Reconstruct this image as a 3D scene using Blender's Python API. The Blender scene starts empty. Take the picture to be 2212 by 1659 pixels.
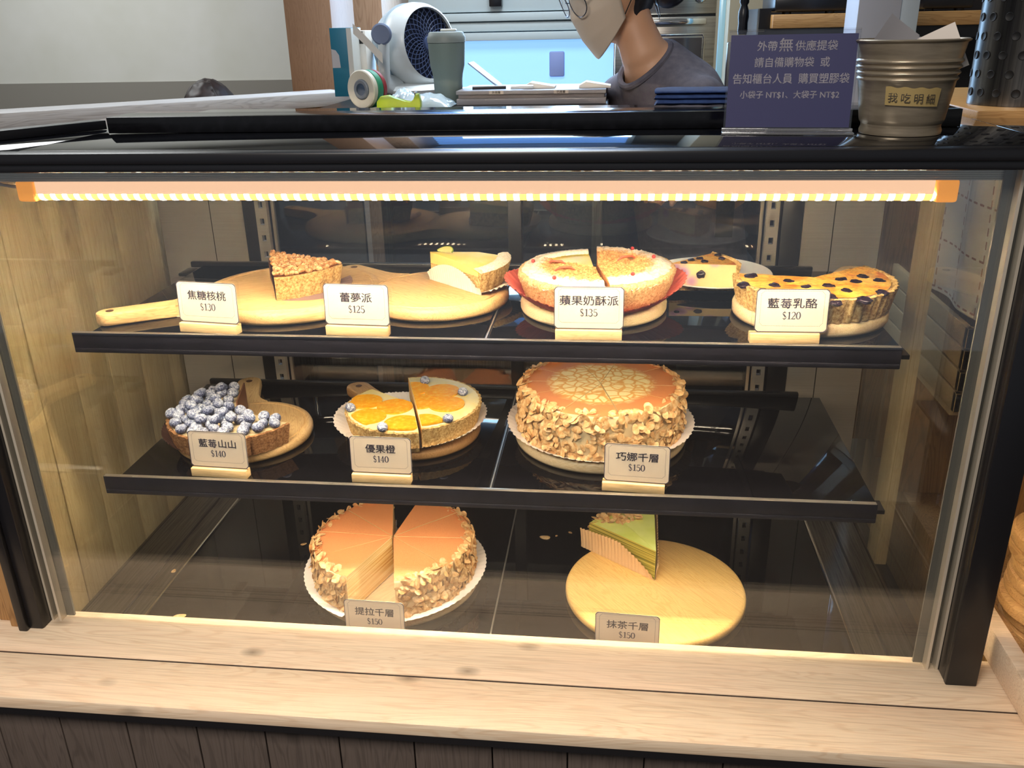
import bpy, bmesh, math, random
from math import sin, cos, pi, radians, atan2, hypot
from mathutils import Vector, Matrix, noise

SC = bpy.context.scene
COL = SC.collection
# ------------------------------------------------------------------ camera
# z = 0 is the top of the wooden ledge in front of the glass, y = 0 the front glass, floor at FL
FL = -0.66
F_PX, YAW, PIT, ROL = 1902.7, radians(-6.795), radians(22.249), radians(-1.229)
CAM = Vector((.8808, -1.0744, .8725))
_f = Vector((sin(YAW)*cos(PIT), cos(YAW)*cos(PIT), -sin(PIT)))
_r0 = Vector((cos(YAW), -sin(YAW), 0)); _u0 = _r0.cross(_f)
_r = cos(ROL)*_r0 + sin(ROL)*_u0
_u = -sin(ROL)*_r0 + cos(ROL)*_u0
cd = bpy.data.cameras.new('camera'); cam = bpy.data.objects.new('camera', cd); COL.objects.link(cam)
cd.sensor_width = 36; cd.lens = F_PX/2212*36; cd.clip_start = .02; cd.clip_end = 60
M = Matrix((_r, _u, -_f)).transposed().to_4x4(); M.translation = CAM
cam.matrix_world = M
SC.camera = cam
def at(px, py, Y):
    'world point seen at a pixel, at depth Y'
    d = _f*F_PX + _r*(px-1106) + _u*(829.5-py)
    return CAM + d*((Y-CAM.y)/d.y)
def atz(px, py, z):
    d = _f*F_PX + _r*(px-1106) + _u*(829.5-py)
    return CAM + d*((z-CAM.z)/d.z)
# ------------------------------------------------------------------ world, lights, exposure
w = bpy.data.worlds.new('world'); SC.world = w; w.use_nodes = True
bg = w.node_tree.nodes['Background']; bg.inputs[0].default_value = (.85, .9, 1, 1); bg.inputs[1].default_value = .12
def area(name, loc, size, power, col, rot=(0, 0, 0), sy=None):
    l = bpy.data.lights.new(name, 'AREA'); l.energy = power; l.color = col; l.size = size
    if sy: l.shape = 'RECTANGLE'; l.size_y = sy
    o = bpy.data.objects.new(name, l); COL.objects.link(o); o.location = loc; o.rotation_euler = rot
    return o
area('shop_ceiling_light', (.3, -1.5, 1.9), .9, 36, (1, .92, .84))
area('kitchen_fill_light', (.6, 1.5, 1.9), .7, 15, (.88, .95, 1))  # unseen fill lamp added to brighten the kitchen
area('dining_fill_light', (-1.5, 2.1, 1.9), 1.0, 13, (.95, .98, .98))  # unseen fill lamp added to brighten the back wall on the left
area('window_daylight', (.62, 2.5, 1.1), .75, 16, (.42, .68, 1), (radians(-82), 0, 0), 1.0)
SC.view_settings.view_transform = 'Standard'; SC.view_settings.look = 'None'
SC.view_settings.exposure = 0.82; SC.view_settings.gamma = 1; SC.view_settings.use_curve_mapping = False
cy = SC.cycles
cy.use_denoising = True; cy.max_bounces = 12; cy.transparent_max_bounces = 24; cy.glossy_bounces = 5; cy.diffuse_bounces = 4
cy.caustics_reflective = False; cy.caustics_refractive = False; cy.sample_clamp_indirect = 6

# ------------------------------------------------------------------ materials
def S(c):
    'sRGB 0-255 -> linear'
    return tuple(((v/255)/12.92 if v/255 <= .04045 else ((v/255+.055)/1.055)**2.4) for v in c) + (1,)
class NT:
    def __init__(s, name):
        s.m = bpy.data.materials.new(name); s.m.use_nodes = True; s.t = s.m.node_tree; s.n = s.t.nodes
        s.p = s.n['Principled BSDF']
    def node(s, typ, ins=None, **kw):
        n = s.n.new('ShaderNode'+typ)
        for k, v in kw.items(): setattr(n, k, v)
        for k, v in (ins or {}).items(): s.set(n, k, v)
        return n
    def set(s, n, k, v):
        i = n.inputs[k]
        if hasattr(v, 'is_output') or hasattr(v, 'links'): s.t.links.new(v, i)
        else: i.default_value = v
    def coord(s, scale=(1, 1, 1), rnd=True):
        tc = s.node('TexCoord')
        v = tc.outputs['Object']
        if rnd:
            oi = s.node('ObjectInfo')
            mul = s.node('Math', {0: oi.outputs['Random'], 1: 7.3}, operation='MULTIPLY')
            v = s.node('VectorMath', {0: v, 1: mul.outputs[0]}, operation='ADD').outputs[0]
        return s.node('Mapping', {'Vector': v, 'Scale': scale}).outputs[0]
    def noise(s, vec, sc, det=3, rough=.55, dist=0):
        return s.node('TexNoise', {'Vector': vec, 'Scale': sc, 'Detail': det, 'Roughness': rough, 'Distortion': dist}).outputs[0]
    def ramp(s, fac, stops):
        n = s.node('ValToRGB', {'Fac': fac}); e = n.color_ramp.elements
        while len(e) < len(stops): e.new(.5)
        for el, (p, c) in zip(e, stops): el.position = p; el.color = c if len(c) == 4 else tuple(c)+(1,)
        return n.outputs[0]
    def mix(s, fac, a, b, mode='MIX'):
        n = s.node('Mix', data_type='RGBA', blend_type=mode)
        for k, v in ((0, fac), (6, a), (7, b)): s.set(n, k, v)
        return n.outputs[2]
    def bump(s, h, strength=.3, dist=.002):
        s.set(s.p, 'Normal', s.node('Bump', {'Height': h, 'Strength': strength, 'Distance': dist}).outputs[0])
MATS = {}
def flat(name, c, rough=.5, metal=0, spec=.5, **kw):
    if name in MATS: return MATS[name]
    t = NT(name); p = t.p
    p.inputs['Base Color'].default_value = S(c); p.inputs['Roughness'].default_value = rough
    p.inputs['Metallic'].default_value = metal; p.inputs['Specular IOR Level'].default_value = spec
    for k, v in kw.items(): p.inputs[k.replace('_', ' ')].default_value = v
    MATS[name] = t.m; return t.m
def mottled(name, stops, scale=40, det=4, rough=.6, stretch=(1, 1, 1), bump=0, bd=.001, spec=.5, metal=0, dist=0):
    if name in MATS: return MATS[name]
    t = NT(name); n = t.noise(t.coord(stretch), scale, det, .6, dist)
    t.set(t.p, 'Base Color', t.ramp(n, [(a, S(c)) for a, c in stops]))
    t.p.inputs['Roughness'].default_value = rough; t.p.inputs['Specular IOR Level'].default_value = spec
    t.p.inputs['Metallic'].default_value = metal
    if bump: t.bump(n, bump, bd)
    MATS[name] = t.m; return t.m
def wood(name, base, dark, axis='X', rough=.5, ring=.55, knots=0, sc=1., tint=None, spec=.35):
    if name in MATS: return MATS[name]
    t = NT(name)
    def st(a, b): return {'X': (a, b, b), 'Y': (b, a, b), 'Z': (b, b, a)}[axis]
    v = t.coord(st(.9*sc, 9*sc))
    n1 = t.noise(v, 2.2, 3, .5, .6)
    rg = t.node('TexWave', {'Vector': n1, 'Scale': 5.5, 'Distortion': 0., 'Detail': 0.}, wave_type='BANDS', bands_direction='X', wave_profile='SIN').outputs[1]
    fine = t.noise(t.coord(st(4*sc, 190*sc)), 2.2, 3, .7)
    c = t.ramp(rg, [(0, S(dark)), (.38, S(base)), (1, S(base))])
    c = t.mix(ring, S(base), c)
    if tint: c = t.mix(t.ramp(t.noise(t.coord(st(.7, 3)), 2.5, 2), [(.45, (0, 0, 0, 1)), (.75, (.75, .75, .75, 1))]), c, S(tint))
    f2 = t.ramp(fine, [(.35, (.72, .68, .62, 1)), (.55, (1, 1, 1, 1))])
    c = t.mix(.55, c, f2, 'MULTIPLY')
    if knots:
        vo = t.node('TexVoronoi', {'Vector': t.coord(st(1, 1.7)), 'Scale': knots, 'Randomness': 1.}).outputs['Distance']
        k = t.ramp(vo, [(0, (.8, .8, .8, 1)), (.06, (.45, .45, .45, 1)), (.13, (0, 0, 0, 1))])
        c = t.mix(k, c, S(tuple(int(x*.6) for x in dark)))
    t.set(t.p, 'Base Color', c); t.p.inputs['Roughness'].default_value = rough; t.p.inputs['Specular IOR Level'].default_value = spec
    t.bump(fine, .12, .0006)
    MATS[name] = t.m; return t.m
def pane(name, tint=(1, 1, 1), f0=.045, rough=0., milky=0):
    'clear sheet: passes light straight, mirrors by angle (the same from either side)'
    if name in MATS: return MATS[name]
    t = NT(name); t.n.remove(t.p)
    g = t.node('NewGeometry')
    d = t.node('VectorMath', {0: g.outputs['Normal'], 1: g.outputs['Incoming']}, operation='DOT_PRODUCT').outputs['Value']
    a = t.node('Math', {0: d}, operation='ABSOLUTE').outputs[0]
    o = t.node('Math', {0: 1., 1: a}, operation='SUBTRACT').outputs[0]
    pw = t.node('Math', {0: o, 1: 5.}, operation='POWER').outputs[0]
    fr = t.node('MapRange', {'Value': pw, 'From Min': 0., 'From Max': 1., 'To Min': f0, 'To Max': 1.}).outputs[0]
    tr = t.node('BsdfTransparent', {'Color': tuple(tint)+(1,)}).outputs[0]
    if milky:
        df = t.node('BsdfDiffuse', {'Color': (.9, .9, .9, 1)}).outputs[0]
        tr = t.node('MixShader', {0: milky, 1: tr, 2: df}).outputs[0]
    gl = t.node('BsdfGlossy', {'Roughness': rough}).outputs[0]
    mx = t.node('MixShader', {0: fr, 1: tr, 2: gl}).outputs[0]
    t.t.links.new(mx, t.n['Material Output'].inputs[0])
    MATS[name] = t.m; return t.m
def emit(name, c, s):
    if name in MATS: return MATS[name]
    t = NT(name); p = t.p
    p.inputs['Base Color'].default_value = S(c); p.inputs['Emission Color'].default_value = S(c); p.inputs['Emission Strength'].default_value = s
    MATS[name] = t.m; return t.m

# ------------------------------------------------------------------ mesh helpers
class MB:
    def __init__(s): s.bm = bmesh.new()
    def add(s, vs, fs, mi=0, M=None):
        v = [s.bm.verts.new(M @ Vector(p) if M is not None else p) for p in vs]
        out = []
        for f in fs:
            try:
                fc = s.bm.faces.new([v[i] for i in f]); fc.material_index = mi; out.append(fc)
            except ValueError: pass
        return v, out
    def box(s, x0, x1, y0, y1, z0, z1, mi=0, bev=0, M=None, seg=2):
        vs = [(x, y, z) for z in (z0, z1) for y in (y0, y1) for x in (x0, x1)]
        fs = [(0, 2, 3, 1), (4, 5, 7, 6), (0, 1, 5, 4), (2, 6, 7, 3), (0, 4, 6, 2), (1, 3, 7, 5)]
        v, f = s.add(vs, fs, mi, M)
        if bev:
            e = list({e for fc in f for e in fc.edges})
            r = bmesh.ops.bevel(s.bm, geom=e, offset=bev, segments=seg, profile=.5, affect='EDGES')
            for fc in r['faces']: fc.material_index = mi
        return s
    def rev(s, prof, a0=0, a1=2*pi, n=48, mi=0, rf=None, closed=False, M=None, cap=None, cx=0, cy=0):
        'revolve (r,z) points about z; a closed profile of a part turn gets end caps (material cap)'
        full = abs(a1-a0-2*pi) < 1e-6; m = len(prof); k = n if full else n+1
        vs = []
        for i in range(k):
            a = a0+(a1-a0)*i/n
            for (r, z) in prof:
                if rf: r, z = rf(a, r, z)
                vs.append((cx+r*cos(a), cy+r*sin(a), z))
        fs = []
        for i in range(n):
            for j in range(m if closed else m-1):
                j2 = (j+1) % m; i2 = (i+1) % k
                fs.append((i*m+j, i2*m+j, i2*m+j2, i*m+j2))
        mis = mi if isinstance(mi, (list, tuple)) else None
        v = [s.bm.verts.new(M @ Vector(p) if M is not None else p) for p in vs]
        c = 0
        for i in range(n):
            for j in range(m if closed else m-1):
                f = fs[c]; c += 1
                try:
                    fc = s.bm.faces.new([v[q] for q in f]); fc.material_index = mis[j] if mis else mi
                except ValueError: pass
        if closed and not full:
            for base, rv in ((0, False), ((k-1)*m, True)):
                l = [v[base+j] for j in range(m)]
                if rv: l.reverse()
                try:
                    fc = s.bm.faces.new(l); fc.material_index = cap if cap is not None else (mis[0] if mis else mi)
                except ValueError: pass
        return s
    def tube(s, pts, r, n=8, mi=0, caps=True, M=None, flat=1.):
        pts = [Vector(p) for p in pts]; rr = r if isinstance(r, (list, tuple)) else [r]*len(pts)
        rings = []; prev = None
        for i, p in enumerate(pts):
            t = (pts[min(i+1, len(pts)-1)]-pts[max(i-1, 0)]).normalized()
            if prev is None:
                a = Vector((0, 0, 1)) if abs(t.z) < .9 else Vector((1, 0, 0)); u = t.cross(a).normalized()
            else: u = (prev - t*prev.dot(t)).normalized()
            prev = u; v = t.cross(u)
            rings.append([s.bm.verts.new((M @ q) if M is not None else q) for q in (p+u*rr[i]*cos(2*pi*k/n)+v*rr[i]*flat*sin(2*pi*k/n) for k in range(n))])
        for a, b in zip(rings, rings[1:]):
            for k in range(n):
                f = s.bm.faces.new((a[k], a[(k+1) % n], b[(k+1) % n], b[k])); f.material_index = mi
        if caps:
            for rg, rv in ((rings[0], True), (rings[-1], False)):
                f = s.bm.faces.new(rg[::-1] if rv else rg); f.material_index = mi
        return s
    def prism(s, poly, z0, z1, mi=0, bev=0, M=None, side=None):
        n = len(poly)
        vs = [(x, y, z0) for x, y in poly]+[(x, y, z1) for x, y in poly]
        fs = [tuple(range(n-1, -1, -1)), tuple(range(n, 2*n))]+[(i, (i+1) % n, n+(i+1) % n, n+i) for i in range(n)]
        v, f = s.add(vs, fs, mi, M)
        if side is not None:
            for fc in f[2:]: fc.material_index = side
        if bev and len(f) > 2:
            e = list(f[0].edges)+list(f[1].edges)
            r = bmesh.ops.bevel(s.bm, geom=e, offset=bev, segments=2, profile=.5, affect='EDGES')
            for fc in r['faces']: fc.material_index = mi if side is None else side
        return s
    def ball(s, c, r, u=16, v=10, mi=0, M=None, fn=None):
        rx, ry, rz = r if isinstance(r, (tuple, list)) else (r, r, r)
        pts = []
        for j in range(v+1):
            th = pi*j/v
            for i in range(u):
                a = 2*pi*i/u; p = Vector((sin(th)*cos(a), sin(th)*sin(a), cos(th)))
                if fn: p = fn(p)
                pts.append((c[0]+rx*p.x, c[1]+ry*p.y, c[2]+rz*p.z))
        fs = [(j*u+i, (j+1)*u+i, (j+1)*u+(i+1) % u, j*u+(i+1) % u) for j in range(v) for i in range(u)]
        s.add(pts, fs, mi, M); return s
    def grid(s, fn, nu, nv, mi=0, wrap=False, M=None):
        vs = [fn(i/nu, j/nv) for j in range(nv+1) for i in range(nu if wrap else nu+1)]
        w_ = nu if wrap else nu+1
        fs = [(j*w_+i, j*w_+(i+1) % w_, (j+1)*w_+(i+1) % w_, (j+1)*w_+i) for j in range(nv) for i in range(nu)]
        s.add(vs, fs, mi, M); return s
    def mesh(s, name, mats, ang=35, merge=1e-6, recalc=True, smooth=True):
        bm = s.bm
        if merge: bmesh.ops.remove_doubles(bm, verts=bm.verts, dist=merge)
        if recalc: bmesh.ops.recalc_face_normals(bm, faces=bm.faces)
        me = bpy.data.meshes.new(name); bm.to_mesh(me); bm.free()
        for m in (mats if isinstance(mats, (list, tuple)) else [mats]): me.materials.append(m)
        if smooth:
            me.polygons.foreach_set('use_smooth', [True]*len(me.polygons))
            if ang < 180: me.set_sharp_from_angle(angle=radians(ang))
        return me
    def build(s, name, mats, parent=None, **kw):
        return obj(name, s.mesh(name, mats, **kw), parent)
def obj(name, me, parent=None, loc=None, rot=None):
    o = bpy.data.objects.new(name, me); COL.objects.link(o)
    if parent is not None: o.parent = parent
    if loc is not None: o.location = loc
    if rot is not None: o.rotation_euler = rot
    return o
def tag(o, label=None, cat=None, group=None, kind=None):
    if label: o['label'] = label
    if cat: o['category'] = cat
    if group: o['group'] = group
    if kind: o['kind'] = kind
    return o
def thing(name, label, cat, loc=(0, 0, 0), rz=0, group=None):
    o = bpy.data.objects.new(name, None); COL.objects.link(o); o.empty_display_size = .05
    o.location = loc; o.rotation_euler = (0, 0, rz)
    return tag(o, label, cat, group)
def struct(name, mb, m, **kw): return tag(mb.build(name, m, **kw), kind='structure')
def text(name, body, size, m, parent, loc, rot=(pi/2, 0, 0), bold=0, width=None, align='CENTER', space=1., depth=.0001):
    c = bpy.data.curves.new(name, 'FONT'); c.body = body; c.size = size; c.align_x = align; c.offset = bold; c.space_character = space
    c.extrude = depth; c.resolution_u = 3; c.offset = 0
    t = bpy.data.objects.new(name, c); COL.objects.link(t)
    me = bpy.data.meshes.new_from_object(t.evaluated_get(bpy.context.evaluated_depsgraph_get()))
    bpy.data.objects.remove(t); bpy.data.curves.remove(c)
    if bold:                                   # heavier strokes: the same outline set a hair apart
        bm = bmesh.new(); q = me.copy()
        for dx, dy in ((-bold, 0), (bold, 0), (0, bold*.8), (0, -bold*.8)):
            n0 = len(bm.verts); bm.from_mesh(q); bm.verts.ensure_lookup_table()
            for v in bm.verts[n0:]: v.co.x += dx; v.co.y += dy
        bm.to_mesh(me); bm.free(); bpy.data.meshes.remove(q)
    me.name = name; me.materials.clear(); me.materials.append(m)
    if width:
        xs = [v.co.x for v in me.vertices]; k = width/(max(xs)-min(xs)); cx = (max(xs)+min(xs))/2
        for v in me.vertices: v.co.x = (v.co.x-cx)*k
    return obj(name, me, parent, loc, rot)
def copy_tree(o, parent=None):
    c = o.copy(); COL.objects.link(c)
    if parent is not None: c.parent = parent
    for ch in list(o.children): copy_tree(ch, c)
    return c
RND = random.Random(5)
# ------------------------------------------------------------------ shared materials
BLACK = flat('black_metal', (20, 20, 24), .32, 0, .5)
GLOSSB = flat('black_gloss', (10, 11, 16), .04, 0, .6)
SHELFB = flat('black_glass', (9, 9, 13), .025, 0, .62)
STEEL2 = mottled('panel_steel', [(.3, (168, 164, 158)), (.7, (180, 175, 168))], 6, 4, .3, (1, 1, 200), metal=.6)
LIPB = mottled('black_lip', [(.3, (24, 24, 32)), (.7, (36, 36, 46))], 30, 3, .38)
STEEL = mottled('brushed_steel', [(.3, (150, 146, 140)), (.7, (196, 190, 180))], 6, 4, .28, (1, 1, 60), metal=1)
STEELD = mottled('dark_steel', [(.3, (96, 94, 92)), (.7, (138, 134, 128))], 6, 4, .3, (60, 2, 1), metal=1)
CHROME = flat('chrome', (225, 222, 214), .08, 1)
ALU = flat('aluminium', (190, 184, 174), .3, .85)
SPACER = flat('spacer', (222, 210, 190), .35, .5)
FRONTG = pane('front_pane', (.99, .995, .99), .055)
SIDEG = pane('side_pane', (.97, .98, .96), .17)
BACKG = pane('door_pane', (.93, .95, .96), .085)
ACRYL = pane('acrylic', (.97, .97, .98), .05)
PINE = wood('pine_white', (240, 216, 186), (222, 188, 152), 'X', .48, .5, knots=6., tint=(244, 210, 180))
PINEW = wood('pine_wall', (234, 210, 166), (206, 176, 128), 'Z', .55, .4, knots=6., tint=(218, 182, 132))
PINEG = wood('pine_grey', (90, 79, 72), (68, 59, 54), 'Z', .6, .5, knots=5.)
PINEB = wood('pine_brown', (176, 134, 86), (128, 92, 56), 'Z', .5, .6, knots=5.)
OAK = wood('oak_board', (232, 192, 132), (196, 146, 86), 'X', .45, .5, sc=2.2)
OAKP = wood('pale_board', (240, 214, 170), (218, 182, 130), 'X', .45, .45, sc=2.)
OAKB = wood('brown_board', (196, 148, 94), (150, 102, 58), 'X', .5, .5, sc=2.)
BLOCK = wood('sign_block', (236, 204, 150), (218, 176, 120), 'X', .5, .4, sc=2)
PILLAR = wood('laminate_brown', (160, 124, 96), (138, 102, 78), 'Z', .5, .4, sc=1.6)
WHITE = flat('white_paint', (226, 226, 220), .55)
PAPER = flat('white_paper', (240, 236, 228), .7)

# ------------------------------------------------------------------ display case
case = thing('display_case', 'black framed refrigerated glass cake display case on the wooden ledge counter', 'display case')
XR, DK, YB, ZT = 1.36, -.04, .56, .735
Z1, Z2 = .4546, .2112
def cpart(name, mb, m, par=case, label=None, **kw):
    o = mb.build(name, m, par, **kw)
    if label: o['label'] = label
    return o
for x0, x1, xr in ((-.036, 0, -.022), (XR, XR+.042, XR+.026)):
    b = MB(); b.box(x0, x1, -.022, .022, -.0, ZT-.02, 0, .003); b.box(min(x0, xr), max(x0, xr) if x0 < 0 else x1, -.03, -.02, 0, ZT-.02, 0, .002)
    cpart('post', b, BLACK)
for sg, x0 in ((1, 0), (-1, XR)):
    b = MB()
    for a, c, y in ((0.0005, .004, .001), (.0135, .0175, .001)):
        X0, X1 = sorted((x0+sg*a, x0+sg*c)); b.box(X0, X1, y, y+.014, 0, ZT-.024)
    cpart('glazing_strip', b, SPACER, label='pale edge strip of the double glazing')
    b = MB(); X0, X1 = sorted((x0+sg*.0005, x0+sg*.03)); b.box(X0, X1, .0165, .02, DK, ZT-.03)
    cpart('edge_seal', b, flat('seal_grey', (92, 90, 84), .4), label='grey edge seal beside the glazing strip')
b = MB(); b.box(.0002, XR-.0002, .002, .005, -.0395, ZT-.023); cpart('front_glass', b, FRONTG)
b = MB(); b.box(.0002, XR-.0002, .011, .0145, -.0395, ZT-.023); cpart('front_glass', b, FRONTG)
for x in (-.005, XR+.001):
    b = MB(); b.box(x, x+.004, .023, YB, DK, .712); cpart('side_glass', b, SIDEG)
b = MB(); b.box(-.06, XR+.2, -.03, .02, ZT-.014, ZT, 0, .003); b.box(-.06, XR+.2, -.026, .02, ZT-.024, ZT-.0125, 0, .002)
cpart('top_frame', b, BLACK)
b = MB(); b.box(.13, XR+.02, -.005, .565, ZT-.006, ZT+.0005, 0, .0006); b.box(-.06, .1295, -.005, .30, ZT-.006, ZT+.0005, 0, .0006); b.box(XR+.021, XR+.2, -.005, .285, ZT-.006, ZT+.0005, 0, .0006); cpart('top_panel', b, GLOSSB)
b = MB(); b.box(-.036, XR+.04, .021, .62, ZT-.016, ZT-.0065); cpart('inner_ceiling', b, flat('case_ceiling', (120, 104, 96), .4))
# black raised cover on the top panel
b = MB(); b.box(.148, 1.33, .178, .245, ZT+.001, ZT+.0235, 0, .0008); cpart('top_cover', b, mottled('cover_black', [(.45, (9, 9, 11)), (.8, (20, 20, 24))], 60, 4, .16, spec=.5))
b = MB(); b.box(.0, XR, .0215, .034, .6925, ZT-.017)
for k in range(7): b.box(.0, XR, .0195, .0216, .6935+k*.0022, .6946+k*.0022)
b.box(0, XR, .0185, .0216, .7115, .7128)
cpart('top_rail', b, ALU, label='ridged aluminium rail under the top frame')
# deck
b = MB(); b.box(.1165, .6985, .02, YB, DK-.006, DK); cpart('deck_panel', b, SHELFB)
b = MB(); b.box(.7015, 1.2655, .02, YB, DK-.006, DK); cpart('deck_panel', b, SHELFB)
b = MB(); b.box(.6987, .7013, .02, YB, DK-.006, DK+.0012); cpart('deck_joint', b, ALU)
for x in (.114, 1.268):
    b = MB(); b.box(x-.0022, x+.0022, .02, YB, DK-.004, DK+.004, 0, .0012); cpart('deck_rail', b, CHROME)
for x0, x1 in ((0, .1115), (1.2705, XR)):
    b = MB(); b.box(x0, x1, .02, YB, DK-.008, DK-.002); gx = .07 if x0 == 0 else 1.318
    b.box(gx-.002, gx+.002, .02, YB, DK-.002, DK-.001, 1)
    cpart('deck_trim', b, [STEELD, BLACK], label='brushed steel strip along the side glass')
# shelves
for zi, (z, y1) in enumerate(((Z1, .499), (Z2, .499))):
    x0, x1 = .0746, 1.2757
    lip = MB(); lip.box(x0, x1, .1, .1055, z-.0305, z+.0005, 0, .0008); lip.box(x0+.001, x1-.001, .0985, .1055, z-.0305, z-.0235, 0, .001)
    sh = cpart('shelf', lip, LIPB, label='black glass shelf with a black front lip')
    b = MB(); b.box(x0+.002, x1-.002, .0985, .1065, z+.0006, z+.0015, 0, .0004); cpart('edge_trim', b, ALU, sh)
    for a, c in ((.1021, .699), (.7065, 1.2741)):
        b = MB(); b.box(a, c, .1066, y1, z-.006, z, 0, .0008); cpart('glass_panel', b, SHELFB, sh)
    b = MB(); b.box(.6992, .7063, .107, y1, z-.010, z-.003); b.box(.7016, .7038, .107, y1, z-.003, z-.0008, 1); cpart('support_bar', b, [BLACK, ALU], sh)
    b = MB(); b.box(.076, 1.236, y1+.001, y1+.012, z-.004, z+.007, 0, .002); b.box(.064, .085, y1-.03, y1+.012, z-.014, z-.0075, 0, .002); cpart('back_bar', b, BLACK, sh)
    for x in (.212, 1.166):
        b = MB(); b.prism([(.12, -.034), (YB-.012, -.062), (YB-.012, -.012), (.12, -.012)], -.0015, .0015, 0, M=Matrix(((0, 0, 1, x), (1, 0, 0, 0), (0, 1, 0, z), (0, 0, 0, 1))))
        cpart('bracket', b, ALU if zi else BLACK, sh)
    b = MB(); b.box(1.2757, 1.288, .105, .135, z-.018, z-.012); cpart('end_clip', b, BLACK, sh)
# warm strip lights tucked under the shelf lips
LEDS = emit('strip_light', (255, 233, 202), 64)
LEDS2 = emit('strip_light_low', (255, 233, 202), 46)
for z in (Z1, Z2):
    t = thing('strip_light', 'slim warm light strip tucked under the front lip of the %s black shelf' % ('upper' if z == Z1 else 'middle'), 'strip light', (.675, .1135, z-.012))
    b = MB(); b.box(-.56, .56, -.006, .006, 0, .005, 0, .001); b.build('housing', ALU, t)
    b = MB(); b.box(-.555, .555, -.004, .004, -.0032, -.0002); b.build('diffuser', LEDS if z == Z1 else LEDS2, t)
# back of the case: steel side panels, black stiles, slotted standards, glass doors
for x0, x1, xj in ((.0, .171, .104), (1.222, XR, 1.276)):
    b = MB(); b.box(x0, xj-.001, YB-.004, YB, DK, .712); b.box(xj+.001, x1, YB-.004, YB, DK, .712); b.box(xj-.001, xj+.001, YB-.003, YB, DK, .712, 1)
    cpart('back_panel', b, [STEEL2, BLACK])
for x0, x1 in ((.172, .206), (1.184, 1.221), (.686, .711)):
    b = MB(); b.box(x0, x1, YB-.008, YB+.02, DK, .712, 0, .001); cpart('door_stile', b, BLACK)
for x in (.212, 1.166):
    b = MB(); b.box(x-.0115, x-.004, YB-.016, YB-.004, DK, .712); b.box(x+.004, x+.0115, YB-.016, YB-.004, DK, .712)
    for k in range(24): b.box(x-.004, x+.004, YB-.016, YB-.004, DK+k*.032, DK+k*.032+.02)
    cpart('slotted_standard', b, STEEL2)
for x0, x1, y in ((.226, .698, YB+.001), (.698, 1.153, YB+.009)):
    b = MB(); b.box(x0+.006, x1-.006, y, y+.004, DK, .712); dr = cpart('sliding_door', b, BACKG)
    b = MB(); b.box(x0, x0+.006, y-.001, y+.006, DK, .712); cpart('door_edge', b, ALU, dr)
    b = MB(); b.box(x1-.006, x1, y-.001, y+.006, DK, .712); cpart('door_edge', b, ALU, dr)
b = MB(); b.box(.0, XR, YB-.006, YB+.03, DK-.02, DK+.004); cpart('door_track', b, STEELD)
b = MB(); b.box(-.03, XR+.03, .03, YB+.02, -.3, DK-.009); cpart('base', b, BLACK)

p, q = atz(-60, 292, ZT+.012), atz(229, 263, ZT+.012)
b = MB(); dd = Vector((q.x-p.x, q.y-p.y, 0)); b.box(-.3, dd.length, 0, .03, ZT+.001, ZT+.014, 0, .001, M=Matrix.Translation((p.x, p.y, 0)) @ Matrix.Rotation(atan2(dd.y, dd.x), 4, 'Z')); cpart('corner_strip', b, BLACK)
# LED tube
led = thing('led_tube', 'long glowing warm LED tube under the front top rail of the case', 'lamp', (.688, .044, .6785))
TUBE = NT('led_diffuser')
sx = TUBE.node('SeparateXYZ', {0: TUBE.node('TexCoord').outputs['Object']})
mm = TUBE.node('Math', {0: sx.outputs[0], 1: 2*pi/.0168}, operation='MULTIPLY').outputs[0]
ss = TUBE.node('Math', {0: mm}, operation='SINE').outputs[0]
st = TUBE.node('MapRange', {'Value': ss, 'From Min': .15, 'From Max': 1., 'To Min': 1.1, 'To Max': 250.}).outputs[0]
TUBE.set(TUBE.p, 'Emission Strength', st); TUBE.set(TUBE.p, 'Emission Color', TUBE.ramp(TUBE.node('MapRange', {'Value': ss, 'From Min': .1, 'From Max': .7}).outputs[0], [(0, S((255, 200, 110))), (1, S((255, 232, 198)))])); TUBE.p.inputs['Base Color'].default_value = S((250, 220, 170))
b = MB()
hp = [(.0135*cos(a), .0135*sin(a)) for a in [pi*k/10-.25 for k in range(11)]]
hp = [(-.0125, -.004), (-.0125, .0128), (.0125, .0128), (.0125, -.004)]
b.prism(hp, -.572, .572, 0, M=Matrix(((0, 0, 1, 0), (1, 0, 0, 0), (0, 1, 0, 0), (0, 0, 0, 1))))
b.build('housing', emit('led_glow', (232, 184, 148), .8), led)
b = MB(); b.prism([(.0118*cos(pi+pi*k/10), -.0042+.0098*sin(pi+pi*k/10)) for k in range(11)], -.574, .574, 0, M=Matrix(((0, 0, 1, 0), (1, 0, 0, 0), (0, 1, 0, 0), (0, 0, 0, 1))))
b.build('diffuser', TUBE.m, led)
for sg in (-1, 1):
    b = MB(); X0, X1 = sorted((sg*.574, sg*.6005)); b.box(X0, X1, -.0132, .0132, -.0145, .0132, 0, .004, seg=3)
    b.build('end_cap', emit('amber_cap', (236, 150, 60), .55), led)
b = MB(); b.tube([(-.6, .004, .004), (-.615, .004, .003), (-.64, .01, .006), (-.67, .02, .012)], .0022); b.build('cable', WHITE, led)

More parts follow.
